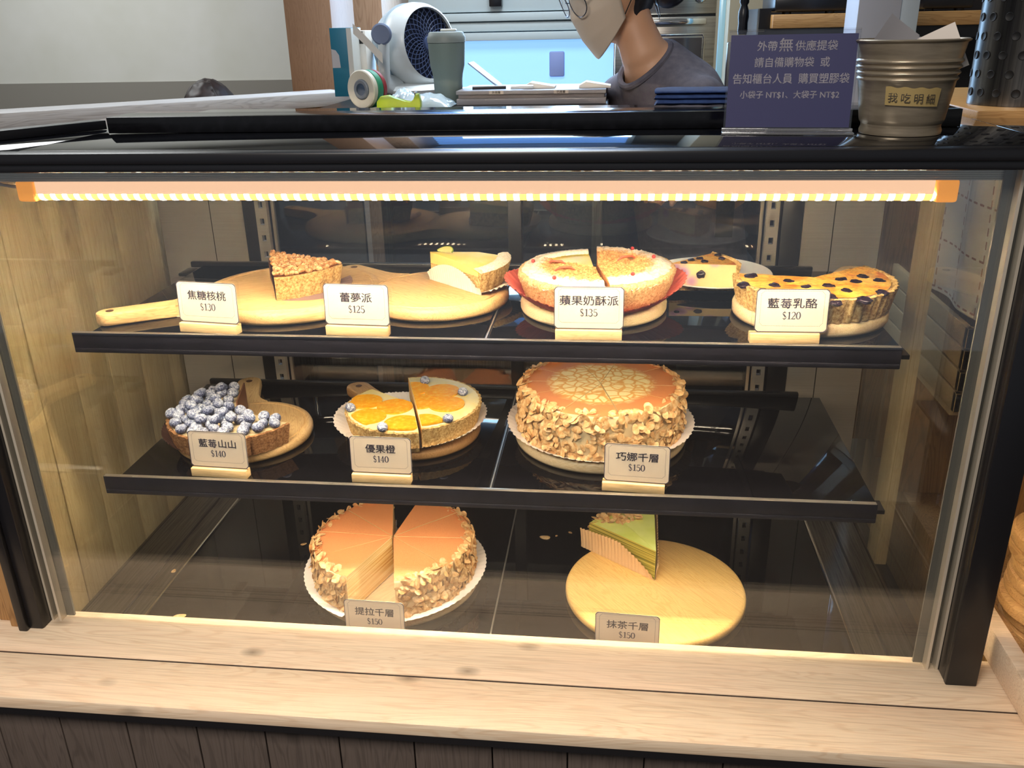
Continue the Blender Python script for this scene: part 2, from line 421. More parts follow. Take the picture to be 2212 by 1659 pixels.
# ------------------------------------------------------------------ ledge and counter below
lg = thing('wooden_ledge', 'pale pine ledge of two planks running along the front of the glass case', 'ledge', (.68, -.085, -.02))
for y0, y1 in ((-.0748, .028), (-.1705, -.0784)):
    b = MB(); b.box(-.9, .772, y0+.085, y1+.085, 0, .02, 0, .0015); b.build('plank', PINE, lg)
b = MB(); b.box(-.9, .772, -.084, .11, -.012, -.0005); b.build('support_board', BLACK, lg)
b = MB(); b.box(-.9, .772, .0067, .0101, 0, .0186); b.build('seam_shade_strip', flat('seam_shade', (58, 42, 32), .8), lg)  # dark strip painted in as the shade of the groove between the planks
ct = thing('counter_base', 'dark grey vertical plank panelling below the wooden ledge', 'counter', (.68, -.15, FL))
xs = [-.35, -.22, -.11, -.006, .094, .197, .304, .406, .514, .622, .732, .836, .94, 1.045, 1.15, 1.255, 1.36, 1.46]
b = MB()
for a, c in zip(xs, xs[1:]): b.box(a-.68+.0009, c-.68-.0009, 0, .012, 0, -.033-FL, 0, .0012)
b.box(-1.03, .78, .012, .06, 0, -.033-FL, 1); b.build('panelling', [PINEG, BLACK], ct)
# left: plank wall behind the side glass, trims outside the post
lw = MB()
ys = [.0235, .118, .215, .318, .42, .522, .6]
for a, c in zip(ys, ys[1:]): lw.box(-.04, -.014, a+.0014, c-.0014, FL, .718, 0, .0006)
lw.box(-.06, -.0405, .0235, .6, FL, .717, 1); struct('wall_left', lw, [PINEW, BLACK])
tr = MB(); tr.box(-.056, -.0375, -.02, .03, 0, .718, 0, .002); struct('trim_1', tr, PINEB)
tr = MB(); tr.box(-.085, -.0565, -.006, .03, 0, .718, 0, .002); struct('trim_2', tr, PINEB)
tr = MB(); tr.box(-.5, -.0855, .01, .03, FL, .70, 0, .002); struct('wall_front', tr, flat('cool_grey_wall', (150, 152, 160), .6))
# right: counter with a low rim, partition, batten
rc = MB(); rc.box(1.462, 2.1, -.14, .8, FL, .0, 0, .002); struct('wall_right_low', rc, PINEB)
rr = thing('rim_board', 'low pine board standing at the right end of the ledge', 'board', (1.448, .02, .001))
b = MB(); b.box(-.012, .012, -.19, .15, 0, .052, 0, .002); b.build('board', PINE, rr)
b = MB(); b.box(.013, .026, -.15, .15, .008, .04, 0, .002); b.build('inner_strip', PINEB, rr)
pw = MB(); pw.box(1.62, 1.64, -.1, .79, 0.0, .71, 0, .002); pw.box(1.405, 1.6195, .77, .79, 0.0, .71, 0, .002); struct('wall_right', pw, PINEB)
tr = MB(); tr.box(1.368, 1.388, .345, .40, FL, .72, 0, .002); struct('trim_3', tr, PINEW)
# stack of round boards right of the case
DISC = wood('disc_wood', (206, 160, 102), (160, 112, 62), 'X', .5, .5, sc=2)
for k in range(8):
    o = thing('round_board', 'round wooden board in the stack right of the case, %s' % (
        'at the bottom', 'second from the bottom', 'third from the bottom', 'fourth from the bottom', 'fifth from the bottom', 'third from the top', 'second from the top', 'at the top')[k],
        'board', (1.565+RND.uniform(-.006, .006), .10+RND.uniform(-.006, .006), .001+k*.0212), RND.uniform(0, 6), 'stacked round boards')
    if k == 0:
        b = MB(); b.rev([(0, 0), (.078, 0), (.0835, .003), (.085, .0105), (.0835, .018), (.078, .021), (0, .021)], n=64); b.build('disc', DISC, o); d0 = o
    else:
        for ch in d0.children: copy_tree(ch, o)
# cloth and crate seen through the right glass
cl = MB()
def clf(u, v):
    return (1.452+.006*sin(u*14)*(1-v)+.004*sin(u*5+v*3), .27+u*.36, .42+v*.28)
cl.grid(clf, 40, 12)
CL = NT('quilt'); tcv = CL.coord((1, 1, 1), False); sp = CL.node('SeparateXYZ', {0: tcv})
def dash(i, j):
    a = CL.node('Math', {0: sp.outputs[i], 1: 1/.085}, operation='MULTIPLY').outputs[0]; a = CL.node('Math', {0: a}, operation='FRACT').outputs[0]
    a = CL.node('Math', {0: a, 1: .04}, operation='LESS_THAN').outputs[0]
    q = CL.node('Math', {0: sp.outputs[j], 1: 1/.0213}, operation='MULTIPLY').outputs[0]; q = CL.node('Math', {0: q}, operation='FRACT').outputs[0]
    return CL.node('Math', {0: a, 1: CL.node('Math', {0: q, 1: .6}, operation='LESS_THAN').outputs[0]}, operation='MULTIPLY').outputs[0]
CL.set(CL.p, 'Base Color', CL.mix(CL.node('Math', {0: dash(1, 2), 1: dash(2, 1)}, operation='MAXIMUM').outputs[0], S((226, 214, 198)), S((150, 96, 84))))
tag(cl.build('quilted_cloth', CL.m), 'white cloth with stitched crosses hanging beyond the right side glass', 'cloth')
cr = thing('wooden_crate', 'plain pine crate beyond the right side glass under the white cloth', 'crate', (1.5, .60, .26))
b = MB()
for k in range(4): b.box(-.06, .06, -.29, -.278, .01+k*.037, .043+k*.037, 0, .001); b.box(-.06, -.05, -.29, .12, .01+k*.037, .043+k*.037, 0, .001)
b.box(-.06, .09, -.278, .12, .0, .012); b.build('slats', wood('crate_wood', (200, 170, 126), (166, 132, 92), 'X', .5, .5, sc=2), cr)
for y in (-.05, .1): b = MB(); b.box(-.05, .08, y-.02, y, -.259, -.0005); b.build('stand', PINEB, cr)

dv = MB(); dv.box(-.30, .10, .66, .68, FL, .66, 0, .002); dv.box(-.1, .30, .935, .95, FL, .60, 0, .002); struct('dark_view_screen', dv, flat('screen_navy', (40, 40, 54), .45))  # dark panels added to hide the brighter partition, standing in for shade
# ------------------------------------------------------------------ boards, plate, liners
def board(label, c, R, z, h=.018, m=None, handle=None, groove=True, rz=0, name='cutting_board', group='wooden cake boards'):
    t = thing(name, label, 'board', (c[0], c[1], z+.0004), handle[0] if handle else rz, group)
    m = m or OAK; b = MB(); e = min(.006, h*.35); g = R*.885
    pr = [(0, 0), (R-e, 0), (R-e*.3, e*.3), (R, e), (R, h-e), (R-e*.3, h-e*.3), (R-e, h)]
    if groove: pr += [(g+.0022, h), (g+.0012, h-.0016), (g-.0012, h-.0016), (g-.0022, h)]
    pr += [(0, h)]
    b.rev(pr, n=96); disc = b.build('disc', m, t, ang=50)
    if handle:
        _, L, wd = handle; d = .40; po = []
        for k in range(9):
            a = d-2*d*k/8; po.append(((R-.0045)*cos(a), (R-.0045)*sin(a)))
        x1, x2 = R+.035, R+L-wd*.5
        def bez(p0, p1, p2, n):
            return [tuple((1-q)**2*p0[i]+2*q*(1-q)*p1[i]+q*q*p2[i] for i in (0, 1)) for q in (k/n for k in range(1, n+1))]
        lo = bez(po[-1], (R+.004, -wd*.44), (x1, -wd*.42), 6)
        tip = [(x2+wd*.5*sin(q), -wd*.5*cos(q)) for q in (pi*k/10 for k in range(11))]
        up = [(x, -y) for x, y in lo[::-1]]
        po = po+lo+tip+up
        b = MB(); b.prism(po, .0003, h-.0003, bev=.004); hd = b.build('handle', m, t, ang=40)
        b = MB(); b.rev([(0, 0), (.0055, 0), (.0062, .0008), (.0048, .0012), (0, .0004)], n=20, M=Matrix.Translation((R+L-wd*.55, 0, h-.0006)))
        b.build('hanging_hole', flat('hole_dark', (84, 54, 30), .7), hd)
    return t
BT = .0184
board('round pine paddle board under the walnut tart slice, handle toward the left', (.352, .292), .150, Z1, .02, OAK, (radians(211), .15, .038))
board('round paddle board under the lemon tart slice, handle toward the back left', (.598, .29), .118, Z1, .02, OAK, (radians(143), .125, .042))
board('pale round board under the apple crumble pie', (.853, .262), .114, Z1, .02, OAKP, groove=False)
board('pale paddle board under the half blueberry cheese tart, handle toward the back right', (1.178, .244), .113, Z1, .022, OAKP, (radians(60), .13, .05))
board('paddle board under the fresh blueberry tart, handle toward the back', (.25, .262), .116, Z2, .018, OAK, (radians(110), .13, .046))
board('brown paddle board under the orange tart, handle toward the back left', (.546, .296), .114, Z2, .018, OAKB, (radians(132), .13, .046), rz=.5)
board('plain round board under the almond edged crepe cake on the middle shelf', (.867, .305), .1455, Z2, .02, OAKP, groove=False)
board('round board under the cocoa crepe cake on the case floor', (.515, .218), .146, DK, .018, OAKP, groove=False, rz=.9)
board('nearly empty round board under the green cake slice on the case floor', (.9665, .2051), .152, DK, .018, wood('golden_board', (240, 198, 122), (222, 168, 92), 'X', .42, .5, sc=1.6), groove=False, rz=radians(-52))
t = thing('plate', 'round white plate under the single slice of blueberry cheesecake', 'plate', (1.05, .418, Z1+.0004), 0)
b = MB(); b.rev([(0, .003), (.05, .003), (.066, .005), (.1, .0165), (.1015, .018), (.1, .0195), (.066, .0095), (.055, .0075), (0, .0075)], n=80)
b.rev([(.042, 0), (.05, 0), (.05, .004), (.042, .004)], n=60, closed=True)
b.build('dish', flat('porcelain', (240, 238, 232), .15), t, ang=60)

def liner(label, c, r0, R, z, rise, m, waves=60, amp=.0016, jag=.0, lift=None):
    b = MB()
    def fn(u, v):
        a = 2*pi*u
        if v < .25: r = r0*v/.25; return (c[0]+r*cos(a), c[1]+r*sin(a), z+.0006)
        q = (v-.25)/.75; k = 1 if lift is None else lift(a); r = r0+(R-r0)*q*min(1, .35+.65*k)
        wv = amp*q*sin(a*waves); zz = z+.0006+rise*k*q**1.3+abs(wv)*.8
        r += wv*.6+(jag*((u*waves*3) % 1-.5) if v > .99 else 0)
        return (c[0]+r*cos(a), c[1]+r*sin(a), zz)
    b.grid(fn, 360, 12, wrap=True)
    return tag(b.build('paper_liner', m, ang=180), label, 'paper liner', 'fluted cake papers')
PAPW = flat('liner_white', (238, 228, 218), .75)
PAPR = flat('liner_red', (236, 112, 94), .7)
liner('red fluted paper liner under the apple crumble pie', (.855, .254), .098, .140, Z1+.0206, .034, PAPR, 54, .0022, lift=lambda a: .25+.75*(cos(a-0.1)**2))
liner('white fluted paper liner under the orange tart', (.54, .292), .094, .132, Z2+.0186, .018, PAPW, 60, .0018, lift=lambda a: .5+.6*cos(a)**2)
liner('white fluted paper liner under the almond edged crepe cake', (.867, .302), .13, .158, Z2+.0206, .012, PAPW, 70, .0016, .001, lift=lambda a: .4+.8*cos(a)**2)
# ------------------------------------------------------------------ pastry
def crumbmat(name, c1, c2, c3, sc=260, bump=.5, sugar=None):
    t = NT(name); v = t.coord((1, 1, 1), False)
    n = t.noise(v, sc, 4, .7); c = t.ramp(n, [(.34, S(c1)), (.5, S(c2)), (.66, S(c3))])
    if sugar:
        r0, r1, ctr = sugar
        d = t.node('VectorMath', {0: v, 1: (1, 1, 0)}, operation='MULTIPLY').outputs[0]
        ln = t.node('VectorMath', {0: d}, operation='LENGTH').outputs['Value']
        rr = t.node('MapRange', {'Value': ln, 'From Min': r0, 'From Max': r1}).outputs[0]
        s2 = t.noise(v, 320, 3, .8); k = t.node('Math', {0: rr, 1: t.node('Math', {0: s2, 1: .62}, operation='SUBTRACT').outputs[0]}, operation='ADD').outputs[0]
        c = t.mix(t.ramp(k, [(.38, (0, 0, 0, 1)), (.62, (1, 1, 1, 1))]), c, S((206, 196, 182)))
    t.set(t.p, 'Base Color', c); t.p.inputs['Roughness'].default_value = .8; t.p.inputs['Specular IOR Level'].default_value = .2
    t.bump(n, bump, .0015); return t.m
CRUST = crumbmat('tart_crust', (146, 108, 58), (202, 164, 102), (230, 200, 142), 240)
CRUSTB = crumbmat('tart_crust_brown', (122, 82, 50), (168, 118, 76), (200, 152, 104), 240)
COCOA = crumbmat('cocoa', (206, 126, 74), (220, 142, 88), (232, 158, 104), 900, .25)
CREAM = flat('cream', (240, 214, 164), .55)
LAYER = mottled('crepe_layers', [(.38, (214, 170, 100)), (.5, (240, 212, 150)), (.66, (250, 234, 190))], 1., 2, .6, (2, 2, 460), bump=.3)
GLAYER = mottled('green_layers', [(.38, (120, 112, 36)), (.5, (164, 150, 58)), (.66, (206, 186, 96))], 1., 2, .6, (2, 2, 420), bump=.3)
ALMOND = mottled('almond_flake', [(.3, (192, 136, 78)), (.5, (220, 176, 118)), (.72, (238, 210, 162))], 140, 2, .5)
def crust_prof(R, h, Rb=None, lip=.006):
    Rb = Rb or R*.93
    return [(0.0003, 0), (Rb, 0), (R, h), (R-.0035, h+.0012), (R-lip-.002, h-.0015), (R-lip-.0035, h-.006), (0.0003, h-.006)]
def flute(N, amp, R, h, rough=.0008, seed=0):
    def rf(a, r, z):
        if r > R*.85:
            r += amp*(abs(sin(a*N/2))-.6)*(1 if z < h else .8)+rough*noise.noise((a*30+seed, z*400, r*50))
            if z > h-.003: z += .0012*noise.noise((a*22+seed, 3, 1))
        return r, z
    return rf
def crust(parent, R, h, a0, a1, m=CRUST, N=44, amp=.003, cap=None, label=None, loc=None):
    b = MB(); pr = crust_prof(R, h)
    pr2 = [pr[0], pr[1]]+[(pr[1][0]+(R-pr[1][0])*k/5, h*k/5) for k in range(1, 5)]+pr[2:]
    b.rev(pr2, a0, a1, n=int(220*(a1-a0)/(2*pi))+8, rf=flute(N, amp, R, h, seed=R*100), closed=True)
    o = b.build('crust', m, parent, ang=60); o.location = loc or (0, 0, 0); return o
def rand_in(rnd, R0, R, a0, a1):
    r = math.sqrt(rnd.uniform(R0*R0, R*R)); return r, rnd.uniform(a0, a1)
def scatter(rnd, n, R0, R, a0, a1, dmin, m=.0):
    pts = []
    for _ in range(n*40):
        r, a = rand_in(rnd, R0, R, a0, a1); p = (r*cos(a), r*sin(a))
        if m and abs(a1-a0) < 6.2:
            if min(abs(r*sin(a-a0)), abs(r*sin(a1-a))) < m and (cos(a-a0) > 0 or cos(a1-a) > 0): continue
        if all((p[0]-q[0])**2+(p[1]-q[1])**2 > dmin*dmin for q in pts): pts.append(p)
        if len(pts) >= n: break
    return pts
def berry_mesh():
    b = MB()
    def fn(p):
        k = 1.
        if p.z > .8: k = 1-.28*(p.z-.8)/.2 if p.z < .93 else .8-.5*(p.z-.93)/.07*.4
        q = Vector((p.x, p.y, p.z*k*.86))
        a = atan2(p.y, p.x)
        if .80 < p.z < .95: q *= 1+.06*max(0, cos(5*a))
        return q
    b.ball((0, 0, 0), 1., 22, 16, fn=fn)
    t = NT('blueberry'); v = t.coord((1, 1, 1))
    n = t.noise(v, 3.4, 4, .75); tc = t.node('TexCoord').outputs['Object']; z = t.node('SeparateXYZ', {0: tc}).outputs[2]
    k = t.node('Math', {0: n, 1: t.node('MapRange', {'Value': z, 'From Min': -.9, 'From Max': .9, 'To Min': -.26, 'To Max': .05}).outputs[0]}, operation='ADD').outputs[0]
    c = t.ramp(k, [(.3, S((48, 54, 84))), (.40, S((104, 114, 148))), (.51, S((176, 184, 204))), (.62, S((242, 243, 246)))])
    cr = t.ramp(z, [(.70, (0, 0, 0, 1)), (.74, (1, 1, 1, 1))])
    c = t.mix(cr, c, S((62, 58, 78))); t.set(t.p, 'Base Color', c); t.p.inputs['Roughness'].default_value = .6
    t.bump(n, .2, .05)
    return b.mesh('blueberry', t.m, ang=70)
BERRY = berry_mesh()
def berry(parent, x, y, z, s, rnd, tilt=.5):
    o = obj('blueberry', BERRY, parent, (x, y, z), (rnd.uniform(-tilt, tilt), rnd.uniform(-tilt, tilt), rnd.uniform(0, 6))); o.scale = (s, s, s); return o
def flake_mesh():
    b = MB()
    def fn(p): return Vector((p.x, p.y*(1-.25*p.x), p.z+.9*p.x*p.x))
    b.ball((0, 0, 0), (.0080, .0052, .0006), 12, 6, fn=fn); return b
FLAKE = flake_mesh().mesh('almond_flake', ALMOND, ang=60)
FV = [v.co.copy() for v in FLAKE.vertices]; FP = [tuple(p.vertices) for p in FLAKE.polygons]
def flake_on(mats, parent, n_ind=100):
    'mats: placed from nearest the viewer; the first ones are single flakes, the rest one mass'
    mats.sort(key=lambda q: q[0])
    for _, Mx in mats[:n_ind]:
        o = obj('almond_flake', FLAKE, parent); o.matrix_local = Mx
    if len(mats) > n_ind:
        b = MB()
        for _, Mx in mats[n_ind:]: b.add([Mx @ v for v in FV], FP)
        tag(b.build('almond_flakes', ALMOND, parent, merge=0, recalc=False, ang=60), kind='stuff')
def flake_matrix(rnd, pos, nrm, wild):
    n = (Vector(nrm)+Vector((rnd.uniform(-1, 1), rnd.uniform(-1, 1), rnd.uniform(-1, 1)))*wild).normalized()
    q = n.to_track_quat('Z', 'Y').to_matrix().to_4x4()
    s = rnd.uniform(.7, 1.25)
    return Matrix.Translation(pos) @ q @ Matrix.Rotation(rnd.uniform(0, 6.28), 4, 'Z') @ Matrix.Scale(s, 4)
def ring_flakes(rnd, R, h, spans, n, rim=0, wild=.55, depth=.004):
    out = []
    for k in range(n+rim):
        a0, a1 = rnd.choice(spans) if len(spans) == 1 else spans[0 if rnd.random() < (spans[0][1]-spans[0][0])/sum(q[1]-q[0] for q in spans) else 1]
        a = rnd.uniform(a0, a1)
        if k < n:
            z = .002+(h-.004)*rnd.random()**1.25; r = R+.0032+rnd.uniform(0, depth); nr = (cos(a), sin(a), rnd.uniform(-.1, .5))
        else:
            z = h+rnd.uniform(-.001, .003); r = R-rnd.uniform(-.003, .01); nr = (cos(a)*.5, sin(a)*.5, 1)
        out.append((sin(a)-.4*z/h+rnd.uniform(0, .3), flake_matrix(rnd, (r*cos(a), r*sin(a), z), nr, wild)))
    return out
# --- walnut tart slice
def wedge_paper(parent, p0, ang, L, hfn, m, nf=26, amp=.0015, side=1, name='paper_wrapper'):
    b = MB(); d = Vector((cos(ang), sin(ang), 0)); n = Vector((-sin(ang), cos(ang), 0))*side
    def fn(u, v):
        x = u*L; hh = hfn(u)
        return Vector(p0)+d*x+n*(.0012+amp*sin(u*nf*2*pi)*(.4+.6*v)+.004*v*v)+Vector((0, 0, v*hh))
    b.grid(fn, nf*8, 6); return b.build(name, m, parent, ang=180)
t = thing('walnut_tart_slice', 'caramel walnut tart slice with a speckled crust on the leftmost upper board', 'cake slice', (.307, .335, Z1+.0206))
a0, a1, R, h = radians(-68), radians(-17), .143, .038
crust(t, R, h, a0, a1, CRUST, 44, .0022)
b = MB(); b.rev([(.0003, h-.006), (R-.010, h-.006), (R-.010, h-.001), (.0003, h+.008)], a0, a1, 24, closed=True); b.build('caramel_filling', mottled('caramel', [(.3, (120, 64, 22)), (.7, (176, 104, 44))], 120, 3, .25), t)
NUT = NT('glazed_walnut'); nv = NUT.noise(NUT.coord(), 1.2, 3, .6)
NUT.set(NUT.p, 'Base Color', NUT.ramp(nv, [(.3, S((150, 96, 52))), (.5, S((194, 142, 90))), (.7, S((226, 190, 140)))])); NUT.p.inputs['Roughness'].default_value = .22
b = MB()
def nutfn(p):
    a = atan2(p.y, p.x); k = 1-.16*abs(cos(a))**8*(p.z > 0); return Vector((p.x, p.y, p.z*k*(1-.25*max(0, 1-abs(p.y)*4)*(p.z > 0))))*(1+.06*noise.noise(p*3))
b.ball((0, 0, 0), (1, .62, .55), 18, 12, fn=nutfn); NUTM = b.mesh('walnut', NUT.m, ang=80); NL = []
rnd = random.Random(3)
pts = scatter(rnd, 150, .006, R-.007, a0, a1, .0080, .0020)
pts.sort(key=lambda q: q[1]-q[0]*.3)
mass = MB(); nvs = [v.co.copy() for v in NUTM.vertices]; nfs = [tuple(p.vertices) for p in NUTM.polygons]
for k, (x, y) in enumerate(pts):
    r = hypot(x, y); s = rnd.uniform(.0062, .0082)
    Mx = Matrix.Translation((x, y, h+.0095-.007*(r/R)+rnd.uniform(0, .0025))) @ Matrix.Rotation(rnd.uniform(0, 6), 4, 'Z') @ Matrix.Rotation(rnd.uniform(-.5, .5), 4, 'X') @ Matrix.Rotation(rnd.uniform(-.4, .4), 4, 'Y') @ Matrix.Scale(s, 4)
    if k < 100: o = obj('walnut', NUTM, t); o.matrix_local = Mx
    else: mass.add([Mx @ v for v in nvs], nfs)
if len(pts) > 100: tag(mass.build('walnuts', NUT.m, t, merge=0, recalc=False, ang=80), kind='stuff')
else: mass.bm.free()
PAPD = flat('liner_brown', (92, 62, 50), .7)
wedge_paper(t, (-.002, .006, 0), a0, .137, lambda u: .036, PAPD, 18, .0012, -1)
b = MB(); b.grid(lambda u, v: ((.02+v*(.115+.03*sin(u*pi)))*cos(a0+.1+(u*1.25-.05)*(a1-a0)), (.02+v*(.115+.03*sin(u*pi)))*sin(a0+.1+(u*1.25-.05)*(a1-a0)), .0002+.008*max(0, v-.8)*5*(u > .5)*(1+.2*sin(u*90))), 60, 10); b.build('paper_sheet', flat('liner_mauve', (150, 122, 116), .7), t, ang=180)
# --- lemon tart slice
LEMON = mottled('lemon_curd', [(.35, (252, 212, 36)), (.58, (250, 224, 84)), (.8, (248, 234, 150))], 22, 2, .35)
SUGAR = crumbmat('sugar_rim', (236, 214, 178), (244, 234, 214), (250, 246, 238), 300, .4)
def lemon_slice(name, label, loc, a0, a1, R, h, dome=.01):
    t = thing(name, label, 'cake slice', loc); crust(t, R, h, a0, a1, CRUST, 44, .0022)
    b = MB(); b.rev([(.0003, h-.006), (R-.009, h-.006), (R-.009, h), (R*.6, h+dome*.7), (.0003, h+dome)], a0, a1, 24, closed=True, cap=1, mi=0); b.build('lemon_filling', [LEMON, flat('lemon_cut', (246, 218, 128), .5)], t)
    b = MB(); b.rev([(R-.022, h+dome*.34), (R-.009, h+.001), (R-.003, h-.0005), (R+.0005, h+.001), (R-.004, h+.0065), (R-.013, h+.007), (R-.02, h+.005)], a0, a1, 40, closed=True, rf=lambda a, r, z: (r+.0014*noise.noise((a*30, z*300, 1)), z+.001*noise.noise((a*40, r*300, 2)))); b.build('sugar_rim', SUGAR, t, ang=70)
    return t
a0, a1, R, h = radians(-42), radians(12), .135, .034
t = lemon_slice('lemon_tart_slice', 'yellow lemon tart slice in white paper with a lime wedge on it', (.578, .348, Z1+.0206), a0, a1, R, h, .013)
wedge_paper(t, (-.002, -.001, 0), a0, .137, lambda u: .012+.024*max(.0, sin(min(1, u*1.08)*pi))**.7, PAPW, 24, .0014, -1)
b = MB(); b.grid(lambda u, v: ((.05+v*.1)*cos(a0-.03+(u*1.12)*(a1-a0)), (.05+v*.1)*sin(a0-.03+u*1.12*(a1-a0)), .0003+.012*max(0, v-.75)*3*(1+.15*sin(u*80))), 70, 8); b.build('paper_sheet', PAPW, t, ang=180)
LM = Matrix.Translation((.026, -.010, h+.0155)) @ Matrix.Rotation(-.5, 4, 'Z') @ Matrix.Rotation(.35, 4, 'X')
b = MB(); b.rev([(.0, -.0012), (.0145, -.0012), (.0145, .0012), (0, .0012)], .1, pi*.98, 24, closed=True, M=LM); lw_ = b.build('lime_wedge', flat('lime_flesh', (240, 232, 150), .3), t)
b = MB(); b.rev([(.0143, -.0013), (.0156, -.0013), (.0156, .0013), (.0143, .0013)], .1, pi*.98, 24, closed=True, M=LM); b.build('lime_peel', flat('lime_peel', (150, 176, 60), .4), lw_)
# --- apple crumble pie
t = thing('apple_crumble_pie', 'sugar dusted apple crumble pie cut in two on red paper', 'pie', (.855, .256, Z1+.0212))
CRUMB = crumbmat('apple_crumble', (170, 108, 54), (216, 158, 94), (236, 188, 126), 300, .6, (.05, .108, 0))
CRSIDE = crumbmat('crumble_side', (158, 116, 70), (202, 160, 108), (228, 192, 140), 300, .6)
REDAP = flat('apple_peel', (214, 84, 44), .4)
R, h = .119, .048
for nm, a0, a1, up, mv in (('pie_half', radians(-80), radians(92), .004, .004), ('pie_piece', radians(151), radians(279), 0, 0)):
    am = (a0+a1)/2; rt = obj(nm, None, t) if False else None
    b = MB()
    def rf(a, r, z):
        if r > .02: r += .0026*noise.noise((a*16, z*130, 5))+.0014*noise.noise((a*45, z*400, 9))
        return r, z
    pr = [(.0004, 0), (R*.86, 0)]+[(R*.86+(R*.14)*(k/6)**.7, h*k/6*.85) for k in range(1, 7)]+[(R-.003, h*.95), (R-.012, h-.002), (.0004, h-.002)]
    b.rev(pr, a0, a1, 140, rf=rf, closed=True, mi=0, cap=1)
    o = b.build(nm, [CRSIDE, flat('apple_filling', (216, 140, 74), .4)], t, ang=70); o.location = (mv*cos(am), mv*sin(am), up)
    b = MB()
    def tf(u, v):
        r = v*(R-.001); a = a0+u*(a1-a0); x, y = r*cos(a), r*sin(a)
        d = .004*noise.noise((x*120, y*120, 3))+.0024*noise.noise((x*330, y*330, 1))
        e = -.010*max(0, (v-.9)/.1)**2+.003*(v > .55)*(1-abs(v-.78)/.23 if abs(v-.78) < .23 else 0)
        return (x, y, h+d+e-.0005)
    b.grid(tf, 150, 60); b.build('crumble_top', CRUMB, o, ang=80)
    for (x, y, q) in (((.045, .03, .4),) if nm == 'pie_half' else ((-.045, -.024, .2), (-.06, .012, -.2))):
        b = MB(); b.tube([(x-.018*cos(q), y-.018*sin(q), h-.002), (x-.008*cos(q), y-.008*sin(q)+.002, h+.004), (x+.008*cos(q), y+.008*sin(q)+.002, h+.004), (x+.018*cos(q), y+.018*sin(q), h-.002)], [.0008, .0021, .0021, .0008], 8); b.build('apple_slice', REDAP, o)
    for a, r in (((.35, .092), (-.95, .09), (1.0, .1)) if nm == 'pie_half' else ((3.0, .098), (4.1, .1))):
        b = MB(); b.ball((r*cos(a), r*sin(a), h+.004), .0032, 10, 8); b.build('red_berry', flat('red_berry', (206, 60, 56), .35), o)
lemon_slice('lemon_tart_slice', 'plain yellow lemon tart piece filling the gap of the apple crumble pie', (.852, .262, Z1+.0212), radians(96), radians(148), .114, .041, .006)
# --- blueberry cheesecake slice on the plate
BAKED = NT('baked_cheese'); v = BAKED.coord((1, 1, 1), False)
n1 = BAKED.noise(v, 34, 3, .6, .4); n2 = BAKED.noise(BAKED.coord((150, 420, 150), False), 1., 4, .75, .6)
c = BAKED.ramp(n1, [(.32, S((252, 204, 104))), (.5, S((246, 178, 62))), (.66, S((222, 120, 30)))])
c = BAKED.mix(BAKED.ramp(n2, [(.5, (0, 0, 0, 1)), (.62, (.85, .85, .85, 1))]), c, S((112, 48, 18)))
BAKED.set(BAKED.p, 'Base Color', c); BAKED.p.inputs['Roughness'].default_value = .4
CUTCH = NT('cheese_cut'); v = CUTCH.coord((1, 1, 1), False)
vo = CUTCH.node('TexVoronoi', {'Vector': v, 'Scale': 30.}).outputs['Distance']
c = CUTCH.ramp(vo, [(0, S((120, 70, 120))), (.26, S((206, 160, 190))), (.45, S((248, 222, 158)))])
CUTCH.set(CUTCH.p, 'Base Color', c); CUTCH.p.inputs['Roughness'].default_value = .5
DARKB = flat('baked_blueberry', (30, 18, 34), .25)
b = MB(); b.ball((0, 0, 0), (1, .85, .42), 24, 14, fn=lambda p: p*(1+.3*noise.noise(p*1.7))); DBM = b.mesh('baked_blueberry', DARKB, ang=80)
def dberry(parent, x, y, z, s, rz=0):
    o = obj('blueberry', DBM, parent, (x, y, z), (0, 0, rz)); o.scale = (s, s, s); return o
t = thing('cheesecake_slice', 'blueberry cheesecake slice showing its cut side on the white plate', 'cake slice', (.975, .338, Z1+.0085))
a0, a1, R, h = radians(1), radians(47), .113, .044
crust(t, R, h, a0, a1, CRUST, 44, .0022)
b = MB(); b.rev([(.0006, .005), (R-.008, .005), (R-.0085, h-.001), (.0006, h+.001)], a0-.004, a1+.004, 24, closed=True, cap=1); f = b.build('cheese_filling', [BAKED.m, CUTCH.m], t)
rnd = random.Random(8)
for x, y in ((.022, .006), (.055, .015), (.05, .035), (.085, .035), (.082, .06), (.035, .024)): dberry(t, x, y, h+.001, .0062, rnd.uniform(0, 3))
o = dberry(t, .05, -.0005, h*.62, .0075); o.rotation_euler = (pi/2, 0, 0)
o = dberry(t, .014, -.0003, h*.68, .005); o.rotation_euler = (pi/2, 0, 0)
